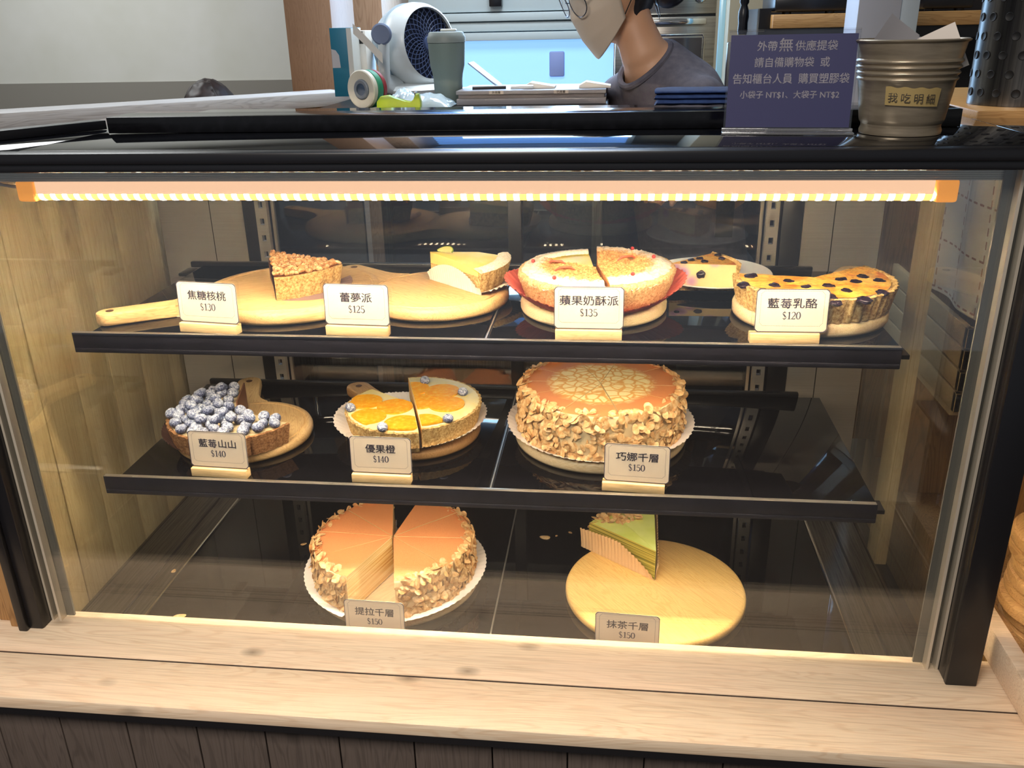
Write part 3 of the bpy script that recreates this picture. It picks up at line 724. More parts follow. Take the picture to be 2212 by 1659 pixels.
# --- half blueberry cheese tart
c0 = (1.18, .242); t = thing('blueberry_cheese_tart', 'half eaten blueberry cheese tart with burnt top and fluted crust', 'tart', (c0[0], c0[1], Z1+.0226))
a0, a1, R, h = radians(170), radians(398), .117, .036
crust(t, R, h, a0, a1, CRUST, 46, .0042)
b = MB()
def ff(u, v):
    r = v*(R-.0095); a = a0+u*(a1-a0); return (r*cos(a), r*sin(a), h+.0005+.0012*noise.noise((r*cos(a)*60, r*sin(a)*60, 2)))
b.grid(ff, 90, 20); b.rev([(.0004, h-.007), (R-.0095, h-.007), (R-.0095, h-.0005), (.0004, h-.0005)], a0, a1, 60, closed=True, mi=1, cap=1); b.build('cheese_filling', [BAKED.m, CUTCH.m], t, ang=60)
for px, py in ((1623, 597), (1607, 615), (1673, 617), (1703, 608), (1742, 620), (1730, 632), (1789, 618), (1818, 604), (1848, 609), (1828, 628), (1863, 598), (1899, 607), (1905, 632), (1868, 648), (1807, 654), (1793, 642), (1650, 628), (1690, 640)):
    p = atz(px, py, Z1+.0226+h); dberry(t, p.x-c0[0], p.y-c0[1], h-.0006, rnd.uniform(.0085, .0115), rnd.uniform(0, 3))
# --- fresh blueberry tart
c0 = (.248, .242); zb = Z2+.019; t = thing('blueberry_tart', 'tart heaped with sugar dusted fresh blueberries, one piece cut out', 'tart', (c0[0], c0[1], zb))
a0, a1, R, h = radians(110), radians(340), .114, .036
crust(t, R, h, a0, a1, CRUSTB, 44, .003)
b = MB(); b.rev([(.0004, h-.006), (R-.009, h-.006), (R-.006, h), (.0004, h+.004)], a0, a1, 60, closed=True); b.build('cream_filling', CREAM, t)
rnd = random.Random(12); n = 0
pts = scatter(rnd, 62, .004, R-.008, a0, a1, .0172, .0066)
for x, y in pts: berry(t, x, y, h+.0075+rnd.uniform(0, .003), rnd.uniform(.0094, .0104), rnd)
for x, y in scatter(rnd, 22, .02, R-.03, a0+.15, a1-.3, .024, .012): berry(t, x, y, h+.0205, rnd.uniform(.0094, .0102), rnd)
b = MB(); b.box(.012, .10, -.0012, .0012, 0, .05); o = b.build('chocolate_divider', flat('chocolate_card', (112, 74, 50), .5), t); o.rotation_euler = (0, 0, radians(104))
b = MB(); b.grid(lambda u, v: ((.1+v*.024)*cos(2.45+u*1.6), (.1+v*.024)*sin(2.45+u*1.6), .0003+.020*v*v*(1+.1*sin(u*120))), 80, 6); b.build('paper_wrapper', PAPD, t, ang=180)
# --- orange tart
c0 = (.546, .286); zb = Z2+.021; t = thing('orange_tart', 'cut orange tart with round orange slices and five dusted blueberries', 'tart', (c0[0], c0[1], zb))
R, h = .1155, .036
CUST = mottled('custard', [(.3, (250, 224, 130)), (.7, (252, 238, 190))], 30, 3, .45)
ORF = NT('orange_flesh'); v = ORF.coord((1, 1, 1)); nn = ORF.noise(v, 130, 3, .6)
ORF.set(ORF.p, 'Base Color', ORF.ramp(nn, [(.3, S((252, 158, 16))), (.55, S((254, 182, 34))), (.78, S((255, 208, 92)))])); ORF.p.inputs['Roughness'].default_value = .25
halves = (('tart_half', radians(-72), radians(108), .006, .003), ('tart_piece', radians(146), radians(287), 0., .0))
for nm, a0, a1, up, mv in halves:
    am = (a0+a1)/2
    b = MB(); pr = crust_prof(R, h); pr2 = [pr[0], pr[1]]+[(pr[1][0]+(R-pr[1][0])*k/5, h*k/5) for k in range(1, 5)]+pr[2:]
    b.rev(pr2, a0, a1, n=140, rf=flute(46, .003, R, h, seed=4), closed=True); o = b.build(nm, CRUST, t, ang=60); o.location = (mv*cos(am), mv*sin(am), up)
    b = MB(); b.rev([(.0004, h-.0062), (R-.0095, h-.0062), (R-.004, h+.0005), (R-.012, h+.0035), (.0004, h+.003)], a0, a1, 60, closed=True, mi=0, cap=1); b.build('custard_filling', [CUST, flat('orange_cut', (240, 176, 70), .4)], o)
    lst = ((795, 900), (788, 868), (853, 879), (869, 916)) if nm == 'tart_piece' else ((890, 840), (907, 868), (955, 846), (965, 874), (916, 914))
    for q, (px, py) in enumerate(lst):
        p = atz(px, py, zb+h+up+.004); x, y = p.x-c0[0]-o.location.x, p.y-c0[1]-o.location.y
        b = MB(); pol = [(x+0.0305*cos(k*pi/20), y+.0305*sin(k*pi/20)) for k in range(40)]
        b.prism(pol, h+.0022+q*.0003, h+.0052+q*.0004, bev=.001)
        for a, sg in ((a0, 1), (a1, -1)):
            nv = Vector((-sin(a), cos(a), 0))*sg
            g = b.bm.verts[:]+b.bm.edges[:]+b.bm.faces[:]
            if a1-a0 < pi+.1: 
                r_ = bmesh.ops.bisect_plane(b.bm, geom=g, plane_co=nv*.0012, plane_no=nv, clear_inner=True)
                bmesh.ops.holes_fill(b.bm, edges=[e for e in b.bm.edges if e.is_boundary])
        for vtx in b.bm.verts:
            r = hypot(vtx.co.x, vtx.co.y)
            if r > R-.007: vtx.co.x *= (R-.007)/r; vtx.co.y *= (R-.007)/r
        b.build('orange_slice', ORF.m, o, ang=40)
    rnd = random.Random(2)
    for px, py in (((757, 881), (826, 923)) if nm == 'tart_piece' else ((918, 822), (1000, 847), (968, 904))):
        p = atz(px, py, zb+h+up+.008); berry(o, p.x-c0[0]-o.location.x, p.y-c0[1]-o.location.y, h+.0085, .0088, rnd, .3)
# --- almond edged crepe cake
G_TOP = NT('crepe_top'); v = G_TOP.coord((1, 1, 1), False)
d = G_TOP.node('VectorMath', {0: v, 1: (1, 1, 0)}, operation='MULTIPLY').outputs[0]
ln = G_TOP.node('VectorMath', {0: d}, operation='LENGTH').outputs['Value']
wv = G_TOP.node('VectorMath', {0: v, 1: G_TOP.node('VectorMath', {0: G_TOP.node('TexNoise', {'Vector': v, 'Scale': 40.}).outputs[1], 'Scale': .012}, operation='SCALE').outputs[0]}, operation='ADD').outputs[0]
vo = G_TOP.node('TexVoronoi', {'Vector': wv, 'Scale': 60.}, feature='DISTANCE_TO_EDGE').outputs['Distance']
c = G_TOP.ramp(vo, [(.05, S((232, 170, 84))), (.13, S((250, 230, 168))), (1, S((252, 236, 180)))])
k = G_TOP.node('Math', {0: ln, 1: G_TOP.node('Math', {0: G_TOP.noise(v, 55, 4, .8), 1: .03}, operation='MULTIPLY').outputs[0]}, operation='ADD').outputs[0]
cf = G_TOP.ramp(G_TOP.node('MapRange', {'Value': k, 'From Min': .092, 'From Max': .108}).outputs[0], [(0, (0, 0, 0, 1)), (1, (1, 1, 1, 1))])
G_TOP.set(G_TOP.p, 'Base Color', G_TOP.mix(cf, c, S((214, 134, 78)))); G_TOP.p.inputs['Roughness'].default_value = .65
def cake_wedges(parent, R, h, cuts, mats, gap=.0009, push=()):
    for k, (a0, a1) in enumerate(cuts):
        am = (a0+a1)/2; g = gap+(push[k] if k < len(push) else 0)
        b = MB(); pr = [(.0004, 0), (R, 0)]+[(R, h*q/4) for q in (1, 2, 3)]+[(R, h-.004), (R-.0015, h-.001), (R-.005, h)]+[(R-(R)*q/6, h) for q in (1, 2, 3, 4, 5)]+[(.0004, h)]
        nmi = [0]+[1]*5+[2]*8+[3]
        def rf(a, r, z):
            if r > R*.9 and z > .001: r += .0014*noise.noise((a*14, z*90, 3))
            if z > h-.002: z += .0008*noise.noise((r*cos(a)*40, r*sin(a)*40, 1))
            return r, z
        b.rev(pr, a0, a1, 20, mi=nmi, rf=rf, closed=True, cap=3)
        bmesh.ops.translate(b.bm, verts=b.bm.verts, vec=(g*cos(am), g*sin(am), 0))
        b.build('cake_wedge', mats, parent, ang=50)
c0 = (.867, .302); t = thing('crepe_cake', 'tall crepe cake with a lacy cream top and almond covered side', 'cake', (c0[0], c0[1], Z2+.0216))
R, h = .133, .078
sa = [radians(q) for q in (76, 112, 150, 178, 205, 243, 284, 330, 358, 398, 436)]
cake_wedges(t, R, h, [(a, c) for a, c in zip(sa, sa[1:])], [CREAM, CREAM, G_TOP.m, LAYER], .0016, (0, 0, 0, 0, 0, .002, 0))
rnd = random.Random(21)
flake_on(ring_flakes(rnd, R, h, [(0, 2*pi)], 1000, 160, .6, .004), t)
# --- cocoa crepe cake
c0 = (.513, .212); t = thing('crepe_cake', 'cocoa dusted crepe cake with wedges missing at front and back', 'cake', (c0[0], c0[1], DK+.0206))
R, h = .134, .070
sl = [radians(q) for q in (103, 142, 177, 212, 250)]; sr_ = [radians(q) for q in (-76, -37, 2, 42, 82)]
cake_wedges(t, R, h, [(a, c) for a, c in zip(sl, sl[1:])]+[(a, c) for a, c in zip(sr_, sr_[1:])], [CREAM, CREAM, COCOA, LAYER], .0021)
rnd = random.Random(22)
flake_on(ring_flakes(rnd, R, h, [(sl[0]+.03, sl[-1]-.03), (sr_[0]+.03, sr_[-1]-.03)], 900, 130, .6, .004), t)
b = MB()
def lf(c_, spans, r0, R_, z, rise):
    for a0, a1 in spans:
        def fn(u, v):
            a = a0+u*(a1-a0); r = r0+v*(R_-r0); q = max(0, (v-.6)/.4); return (c_[0]+r*cos(a)+.0008*q*sin(a*80)*cos(a), c_[1]+r*sin(a), z+.0008+rise*q*(.4+.6*cos(a)**2)+.0012*q*abs(sin(a*40)))
        b.grid(fn, 160, 10)
lf((.513, .218), ((sl[0], sl[-1]), (sr_[0], sr_[-1])), .01, .160, DK+.0186, .011)
tag(b.build('paper_liner', PAPW, ang=180), 'white fluted paper liner under the cocoa crepe cake on the case floor', 'paper liner', 'fluted cake papers')
# --- green tea crepe slice
t = thing('green_crepe_cake_slice', 'pale green layered crepe cake slice with almond flakes in paper', 'cake slice', (.967, .222, DK+.0188))
a0, a1, R, h = radians(89), radians(143), .145, .058
GREEN = mottled('green_cream', [(.3, (206, 216, 106)), (.7, (224, 230, 140))], 26, 2, .45)
cake_wedges(t, R, h, [(a0, a0+.56), (a0+.56, a1)], [GLAYER, CREAM, GREEN, GLAYER], .0004)
rnd = random.Random(5)
mt = ring_flakes(rnd, R, h, [(a0, a1)], 60, 30, .6, .004)
for k in range(44):
    r = rnd.uniform(R*.70, R*1.0); a = rnd.uniform(a0+.25, a1); mt.append((rnd.random(), flake_matrix(rnd, (r*cos(a), r*sin(a), h+.002), (0, 0, 1), .5)))
flake_on(mt, t)
wedge_paper(t, (0, -.001, 0), a1, .162, lambda u: .004+.044*min(1, u*2.2)**.7-.016*max(0, u-.6), flat('liner_beige', (226, 192, 150), .7), 22, .0013, 1)
wedge_paper(t, (0, -.001, 0), a0, .15, lambda u: .03+.028*u, flat('liner_beige', (226, 192, 150), .7), 22, .0010, -1)
# --- loose almond flakes on the case floor
for k, (px, py, s, wh) in enumerate(((388, 1332, 1.25, 'near the left deck rail at the front'), (376, 1237, .7, 'on the left deck rail'), (1177, 1161, 1.2, 'largest of the crumbs behind the green cake board'), (1202, 1157, .35, 'middle of the crumbs behind the green cake board'), (1232, 1150, .5, 'rightmost of the crumbs behind the green cake board'), (656, 1175, .7, 'left of the cocoa crepe cake'))):
    p = atz(px, py, DK+.001); o = obj('almond_flake', FLAKE, None, (p.x, p.y, DK+.0008*s+(.004 if k == 1 else .0001)), (0, 0, k*1.3+.4)); o.scale = (s*1.1, s*1.1, s)
    tag(o, 'loose almond flake %s' % wh, 'almond flake', 'loose almond flakes on the case floor')
# ------------------------------------------------------------------ price cards
INK = flat('ink_navy', (70, 66, 84), .6)
CARDM = flat('card_paper', (240, 222, 198), .6)
def ribbon(b, pts, wd, z=0, sc=1, ox=0, oy=0):
    pts = [Vector((x, y, 0)) for x, y in pts]; w_ = wd if isinstance(wd, (list, tuple)) else [wd]*len(pts)
    L = []
    for i, p in enumerate(pts):
        t = (pts[min(i+1, len(pts)-1)]-pts[max(i-1, 0)]).normalized(); n = Vector((-t.y, t.x, 0))
        for s_ in (1, -1): q = p+n*s_*w_[i]/2; L.append(((ox+q.x)*sc, (oy+q.y)*sc, z))
    b.add(L, [(2*i, 2*i+1, 2*i+3, 2*i+2) for i in range(len(pts)-1)])
def arc(cx, cy, rx, ry, a0, a1, n=14): return [(cx+rx*cos(radians(a0+(a1-a0)*k/n)), cy+ry*sin(radians(a0+(a1-a0)*k/n))) for k in range(n+1)]
def vw(n, lo, hi, c=.5): return [lo+(hi-lo)*max(0, 1-abs(k/(n-1)-c)*2) for k in range(n)]
GL = {
 '0': [(arc(.3, .5, .24, .48, 0, 360, 28), [.07+.11*abs(cos(2*pi*k/28)) for k in range(29)])],
 '1': [([(.3, 0), (.3, 1)], .17), ([(.08, .035), (.52, .035)], .07), ([(.3, .97), (.17, .88), (.08, .86)], .07)],
 '2': [(arc(.3, .72, .22, .26, 170, -40), vw(15, .07, .17, .8)), ([(.47, .55), (.1, .07)], [.14, .07]), ([(.06, .06), (.55, .06)], .13), ([(.53, 0), (.55, .24)], .06)],
 '3': [(arc(.29, .76, .2, .22, 160, -85), vw(15, .06, .16, .6)), (arc(.28, .27, .25, .26, 85, -165), vw(15, .06, .17, .5))],
 '4': [([(.4, 0), (.4, 1)], .16), ([(.4, .98), (.04, .3)], .07), ([(.03, .28), (.6, .28)], .07), ([(.24, .03), (.57, .03)], .07)],
 '5': [([(.14, .95), (.52, .95)], .1), ([(.16, 1), (.13, .52)], .07), (arc(.29, .31, .25, .29, 130, -160), vw(15, .06, .17, .5))],
 '$': [(arc(.3, .73, .2, .22, 20, 200), vw(15, .07, .12)), ([(.12, .66), (.3, .5), (.48, .34)], .16), (arc(.3, .26, .21, .23, 20, -160), vw(15, .07, .12)), ([(.3, -.12), (.3, 1.12)], .05)]}
def price(parent, body, size, loc, rot):
    b = MB(); x = 0; adv = {'1': .52, '$': .62}
    tot = sum(adv.get(c, .64) for c in body)
    for c in body:
        for pts, wd in GL[c]: ribbon(b, pts, wd, 0, size, x-tot/2, 0)
        x += adv.get(c, .64)
    o = b.build('price_text', INK, parent, recalc=False, merge=0, smooth=False); o.location = loc; o.rotation_euler = rot; return o
def price_card(label, body, pr, c, z, rz, tw, dx=0.):
    t = thing('price_card', label, 'price card', (c[0], c[1], z+.0004), radians(rz), 'price cards in wooden holders')
    b = MB(); b.box(-.047-dx, .047-dx, -.0078, .0078, 0, .014, 0, .0006); b.box(-.0471-dx, .0471-dx, -.0015, .0012, .0135, .0142, 1); b.build('wooden_base', [BLOCK, flat('slot_dark', (120, 84, 48), .7)], t)
    W2, H2 = .049, .061; nt = .0042; tl = Matrix.Rotation(radians(-3.5), 4, 'X'); cm = Matrix.Translation((0, 0, .0145)) @ tl
    po = [(-W2+nt, 0), (W2-nt, 0), (W2-nt*.4, nt*.4), (W2, nt), (W2, H2-nt), (W2-nt*.4, H2-nt*.4), (W2-nt, H2), (-W2+nt, H2), (-W2+nt*.4, H2-nt*.4), (-W2, H2-nt), (-W2, nt), (-W2+nt*.4, nt*.4)]
    XZ = Matrix(((1, 0, 0, 0), (0, 0, -1, 0), (0, 1, 0, 0), (0, 0, 0, 1)))
    b = MB(); b.prism(po, -.0003, .0003, M=XZ); card = b.build('card', CARDM, t); card.matrix_local = cm
    b = MB(); ins = [(x*.978, H2/2+(y-H2/2)*.965) for x, y in po]; n = len(po)
    b.add([(x, y, .0004) for x, y in po]+[(x, y, .0004) for x, y in ins], [(i, (i+1) % n, n+(i+1) % n, n+i) for i in range(n)])
    dw, dh, q = .0425, .0245, .0042; s_ = .00042; cy_ = .0335
    pp = [(-dw+q, -dh), (dw-q, -dh), (dw, -dh+q), (dw, dh-q), (dw-q, dh), (-dw+q, dh), (-dw, dh-q), (-dw, -dh+q)]
    for (x0, y0), (x1, y1) in zip(pp, pp[1:]+pp[:1]):
        L = hypot(x1-x0, y1-y0); m = max(2, round(L/.0021))
        for k in range(m):
            x, y = x0+(x1-x0)*k/m, cy_+y0+(y1-y0)*k/m; b.add([(x-s_, y-s_, .0004), (x+s_, y-s_, .0004), (x+s_, y+s_, .0004), (x-s_, y+s_, .0004)], [(0, 1, 2, 3)])
    bo = b.build('border', INK, card, recalc=False, merge=0, smooth=False); bo.matrix_local = XZ
    nt_ = text('name_text', body.replace('莓', '\u3000'), .0150, INK, card, (0, -.0006, .0355), bold=.00020, width=tw)
    if '莓' in body:      # this character is drawn stroke by stroke
        i = body.index('莓'); em = tw/(len(body)-.08); zs = [v.co.y for v in nt_.data.vertices]; y0, y1 = min(zs), max(zs); ht = y1-y0; wd = .105
        b = MB()
        for pts in (((.05, .86), (.95, .86)), ((.3, .98), (.3, .76)), ((.7, .98), (.7, .76)), ((.28, .76), (.2, .65), (.08, .54)), ((.22, .66), (.93, .66)), ((.29, .55), (.24, .30), (.19, .1)), ((.19, .11), (.84, .11)), ((.27, .53), (.83, .53)), ((.82, .55), (.79, .2), (.77, .06), (.70, .0), (.6, .0)), ((.02, .32), (.98, .32)), ((.46, .49), (.58, .38)), ((.43, .27), (.56, .16))): ribbon(b, pts, wd)
        bmesh.ops.transform(b.bm, matrix=Matrix.Translation((-tw/2-.04*em+i*em+.04*em, y0, .0002)) @ Matrix.Diagonal((em*.92, ht, 1, 1)), verts=b.bm.verts)
        b.bm.from_mesh(nt_.data); b.bm.to_mesh(nt_.data); b.bm.free()
    price(card, pr, .0105, (0, -.0006, .0185), (pi/2, 0, 0))
    b = MB(); rr = .004; W3, H3 = .0535, .066
    po = [(-W3+rr, -.002), (W3-rr, -.002), (W3-.001, -.001), (W3, rr-.002), (W3, H3-rr), (W3-.001, H3-.001), (W3-rr, H3), (-W3+rr, H3), (-W3+.001, H3-.001), (-W3, H3-rr), (-W3, rr-.002), (-W3+.001, -.001)]
    b.prism(po, -.0012, .0009, M=XZ); sl_ = b.build('clear_sleeve', pane('sleeve', (.985, .985, .985), .02, .12), t); sl_.matrix_local = cm
    return t
for a in (('price card reading 130 in front of the walnut tart slice', '焦糖核桃', '$130', (.288, .1158), Z1, -7, .063),
          ('price card reading 125 in front of the lemon tart slice', '蕾夢派', '$125', (.514, .1158), Z1, -3, .048),
          ('price card reading 135 in front of the apple crumble pie', '蘋果奶酥派', '$135', (.850, .1158), Z1, 0, .083),
          ('price card reading 120 in front of the half blueberry cheese tart', '藍莓乳酪', '$120', (1.128, .1158), Z1, 1, .067, .008),
          ('price card reading 140 in front of the fresh blueberry tart', '藍莓山山', '$140', (.267, .1165), Z2, -3, .063),
          ('price card reading 140 in front of the orange tart', '優果橙', '$140', (.531, .1165), Z2, -1, .048),
          ('price card reading 150 in front of the almond edged crepe cake', '巧娜千層', '$150', (.925, .1165), Z2, -4, .063, .004),
          ('price card reading 150 in front of the cocoa crepe cake, half behind the ledge', '提拉千層', '$150', (.520, .043), DK, -2, .063),
          ('price card reading 150 in front of the green cake slice, half behind the ledge', '抹茶千層', '$150', (.917, .043), DK, -3, .063, -.004)):
    price_card(*a)
# ------------------------------------------------------------------ notice, bucket, cylinder on top
NAVY = flat('notice_navy', (52, 50, 96), .45)
LET = flat('notice_letters', (206, 200, 206), .6)
sg = thing('notice_stand', 'navy notice with white Chinese lettering in a clear acrylic stand on the case top', 'notice', (1.097, .118, ZT+.0012), radians(-6))
tl = Matrix.Rotation(radians(-4), 4, 'X')
b = MB(); b.box(-.078, .078, .0012, .003, .006, .122); b.box(-.078, .078, -.0026, -.0008, .006, .122); b.box(-.078, .078, -.0026, .003, .1215, .1235); ho = b.build('clear_panel', ACRYL, sg); ho.matrix_local = tl
b = MB(); b.box(-.08, .08, -.022, .03, 0, .003, 0, .001); b.box(-.08, .08, -.004, .0045, .003, .0062, 0, .0006); b.build('clear_foot', pane('acrylic_edge', (.8, .8, .82), .12, .05, .12), sg)
b = MB(); b.box(-.0755, .0755, -.0006, .0010, .0072, .1175); sh = b.build('sheet', NAVY, sg); sh.matrix_local = tl
for body, w_, z, s_ in (('請自備購物袋  或', .090, .0805, .0125), ('告知櫃台人員  購買塑膠袋', .140, .0610, .0130), ('小袋子 NT$1、大袋子 NT$2', .120, .0430, .0100)):
    text('notice_line', body, s_, LET, sh, (.0, -.0008, z), bold=.0001, width=w_)
text('notice_line', '外帶', .0125, LET, sh, (-.031, -.0008, .0995), bold=.0001, width=.024)
text('notice_line', '無', .0170, LET, sh, (-.0085, -.0008, .0990), bold=.0001, width=.0165)
text('notice_line', '供應提袋', .0125, LET, sh, (.0275, -.0008, .0995), bold=.0001, width=.050)
bk = thing('metal_bucket', 'small grey metal bucket with a handwritten tape label and paper slips inside', 'bucket', (1.236, .118, ZT+.0012))
b = MB(); Hb = .108; R0, R1 = .0475, .063
def rad(z): return R0+(R1-R0)*z/Hb
pr = [(0, .003), (R0-.004, .003), (R0-.002, 0), (R0+.0005, 0), (R0+.001, .004), (R0-.0012, .010), (R0-.0002, .012), (R0+.0018, .015), (rad(.018), .018)]
z = .058
pr += [(rad(.05), .05)]
for k in range(4):
    zz = .062+k*.0068; pr += [(rad(zz)-.0002, zz), (rad(zz)+.0022, zz+.0022), (rad(zz)+.0022, zz+.0036), (rad(zz)-.0002, zz+.0058)]
pr += [(R1-.0005, Hb-.002), (R1+.0025, Hb-.0005), (R1+.003, Hb+.001), (R1+.001, Hb+.0022), (R1-.0015, Hb+.001), (R1-.003, Hb-.004), (R0-.0012, .005), (0, .005)]
b.rev(pr, n=80); b.build('pail', mottled('bucket_metal', [(.3, (140, 128, 110)), (.7, (172, 158, 136))], 14, 4, .32, (1, 1, 8), metal=.6), bk, ang=50)
b = MB(); ta0, ta1 = radians(-128), radians(-64)
def tf(u, v):
    a = ta0+u*(ta1-ta0); zz = .037+v*.021-.002*u+.0008*sin(u*23)*v; r = rad(zz)+.0027; return (r*cos(a), r*sin(a), zz)
b.grid(tf, 24, 4); tp = b.build('tape_label', flat('tape_tan', (160, 138, 88), .6), bk, ang=180)
for k, ch in enumerate('我吃明細'):
    a = ta0+(ta1-ta0)*(.14+.225*k); r = rad(.045)+.0034; text('tape_text', ch, .0118, flat('marker_ink', (58, 50, 40), .7), tp, (r*cos(a), r*sin(a), .0415-.0006*k), (pi/2, 0, a+pi/2))
GREYP = flat('slip_grey', (150, 148, 152), .7)
for k, (x, y, rz, ry, hh, nm) in enumerate(((-.012, .0, .3, .55, .135, 'grey paper slip leaning left, tallest in the metal bucket'), (.03, .012, -.25, -.45, .126, 'pale paper slip leaning right in the metal bucket'), (.012, .02, .1, .2, .120, 'paper slip at the back of the metal bucket'))):
    b = MB(); b.grid(lambda u, v: (-.024+.048*u, .002*sin(u*3), -.05+v*.055), 6, 4); o = b.build('paper_slip', GREYP if k != 1 else PAPW, ang=180)
    tag(o, nm, 'paper', 'paper slips in the bucket'); o.location = (1.236+x, .118+y, ZT+hh-.012); o.rotation_euler = (.1, ry, rz)
# right neighbour counter and perforated cylinder
sb = MB(); sb.box(1.392, 2.2, .295, .75, ZT-.014, ZT+.010, 0, .003); tag(sb.build('side_shelf', wood('shelf_oak', (206, 158, 100), (168, 118, 66), 'X', .35, .5, sc=1.5)), 'oak shelf board level with the case top at the right edge', 'shelf')
cc = thing('perforated_cylinder', 'tall perforated steel cylinder standing on the oak shelf at the right edge', 'utensil holder', (1.482, .40, ZT+.0105))
b = MB(); b.rev([(0, .002), (.064, .002), (.066, 0), (.066, .24), (.0675, .242), (.065, .243), (.064, .004), (0, .004)], n=64); b.build('tube', STEELD, cc, ang=50)
b = MB()
for row in range(7):
    for k in range(16):
        a = 2*pi*(k+.5*(row % 2))/16
        if sin(a) > .35: continue
        Mh = Matrix.Translation((.0662*cos(a), .0662*sin(a), .018+row*.026)) @ Matrix.Rotation(a, 4, 'Z') @ Matrix.Rotation(pi/2, 4, 'Y')
        b.rev([(0, .0004), (.0046, .0004), (.0056, .001), (.0062, .0002)], n=14, M=Mh)
b.build('perforations', flat('hole_black', (14, 14, 16), .6), cc, merge=0)
# ------------------------------------------------------------------ room
fl = MB(); fl.box(-4, 4, -3.2, 3.6, FL-.03, FL); struct('floor', fl, flat('floor_grey', (76, 68, 62), .5))
ce = MB(); ce.box(-4, 4, -3.2, 3.6, 2.0, 2.03); struct('ceiling', ce, flat('ceiling_white', (225, 225, 220), .8))
wb = MB(); wb.box(-4, .12, 3.2, 3.25, .647, 2.0); wb.box(-4, .12, 3.195, 3.25, FL, .6465, 1)
struct('wall_back', wb, [mottled('plaster', [(.3, (222, 222, 212)), (.7, (232, 232, 226))], 3, 3, .8), flat('wall_grey', (150, 146, 138), .7)])
wk = MB(); wk.box(.11, 4, 2.72, 2.77, FL, 2.0); struct('wall_kitchen', wk, flat('kitchen_wall', (176, 168, 152), .7))
wl = MB(); wl.box(-4.05, -4, -3.2, 3.6, FL, 2.0); struct('wall_side', wl, WHITE)
wr = MB(); wr.box(4, 4.05, -3.2, 3.6, FL, 2.0); struct('wall_far_right', wr, WHITE)
# brown laminate pillar and pale column behind it
p0, p1 = at(622, 100, 1.7), at(721, 100, 1.7)
pl = MB(); pl.box(p0.x, p1.x, 1.7, 1.95, FL, 2.0, 0, .002); struct('pillar', pl, PILLAR)
p0, p1 = at(712, 80, 2.3), at(768, 80, 2.3)
pl = MB(); pl.box(p0.x, p1.x, 2.3, 2.7, FL, 2.0, 0, .002); struct('partition_white', pl, flat('cream_wall', (220, 214, 204), .6))
p0, p1 = at(766, 80, 2.2), at(829, 80, 2.2)
pl = MB(); pl.box(p0.x, p1.x, 2.2, 2.7, FL, 2.0, 0, .002); struct('column_wood', pl, wood('laminate_pale', (178, 146, 120), (148, 114, 90), 'Z', .5, .5, sc=.8))
# low partition with whitewashed rail (left)
A, B = Vector((-.62, .76, .0)), Vector((.15, 1.42, .0)); ang = atan2(B.y-A.y, B.x-A.x); L = (B-A).length
rl = thing('partition_rail', 'whitewashed wooden rail capping the low brown partition behind the case', 'rail', (A.x, A.y, .672), ang)
b = MB(); b.box(-1.2, L, 0, .13, 0, .036, 0, .003); b.build('cap', wood('whitewash', (196, 192, 190), (158, 152, 150), 'X', .5, .5, knots=3.), rl)
b = MB(); b.box(-1.2, L, .02, .11, FL-.672, -.0005, 0, .002); b.build('panel', PINEB, rl)
# window with frosted blue lower pane, pale frame and blind
W0, W1 = at(830, 60, 2.62).x, 1.02
wf = MB()
zf = at(1100, 85, 2.62).z; zc = at(1100, 45, 2.62).z
for z0, z1, y in ((zf-.004, zf+.026, .0), (zf+.03, zc-.004, .012), (zc, zc+.03, .0), (zc+.034, zc+.16, .014)): wf.box(W0, W1, 2.62+y, 2.70, z0, z1, 0, .003)
wf.box(W0, W0+.05, 2.615, 2.70, .3, 2.0, 0, .003); wf.box(W1-.03, W1, 2.615, 2.70, .3, 2.0, 0, .003); wf.box(W0, W1, 2.615, 2.7, .3, .36)
win = struct('window_1', wf, flat('window_frame', (196, 210, 214), .45))
b = MB(); b.box(W0+.05, W1-.03, 2.66, 2.67, .36, zf-.004); o = b.build('frosted_pane', emit('frosted_blue', (138, 188, 250), .62), win)
b = MB()
for k in range(11): b.box(W0+.05, W1-.03, 2.655, 2.69, zc+.19+k*.082, zc+.25+k*.082)
b.build('blind_slat', emit('blind_blue', (120, 176, 250), .9), win)
p = at(1203, 137, 2.65); b = MB(); b.box(p.x-.03, p.x+.03, 2.648, 2.659, p.z-.05, p.z+.045, 0, .006); b.build('window_plate', flat('plate_lilac', (150, 168, 226), .5), win)
p = at(1070, 3, 2.6); b = MB(); b.box(p.x-.024, p.x+.024, 2.595, 2.633, p.z-.018, p.z+.05, 0, .002); tag(b.build('black_sensor', BLACK), 'small black box fixed to the top of the window frame', 'sensor')
# over-counter shelf and what stands on it
KS = .706
ks = thing('kitchen_shelf', 'dark raised shelf behind the case carrying the fan and tray', 'shelf', (.52, 1.15, FL))
b = MB(); b.box(-.30, .345, -.42, .42, KS-FL-.02, KS-FL, 0, .003); b.build('shelf_top', flat('dark_shelf', (44, 40, 40), .3), ks)
for x, y in ((-.28, -.2), (.32, .0), (-.28, .23), (.32, .23)): b = MB(); b.box(x-.012, x+.012, y-.012, y+.012, 0, KS-FL-.021); b.build('leg', STEELD, ks)
KZ = KS+.0006
FANW = flat('fan_white', (214, 220, 222), .3)
fn_ = thing('circulator_fan', 'white air circulator fan with dark spiral grille behind the tumbler', 'fan', (at(885, 130, 1.41).x, 1.41, KZ))
hd = Vector((.026, 0, .116)); ax = Vector((.80, -.58, .12)).normalized(); Mx = Matrix.Translation(hd) @ ax.to_track_quat('Z', 'Y').to_matrix().to_4x4()
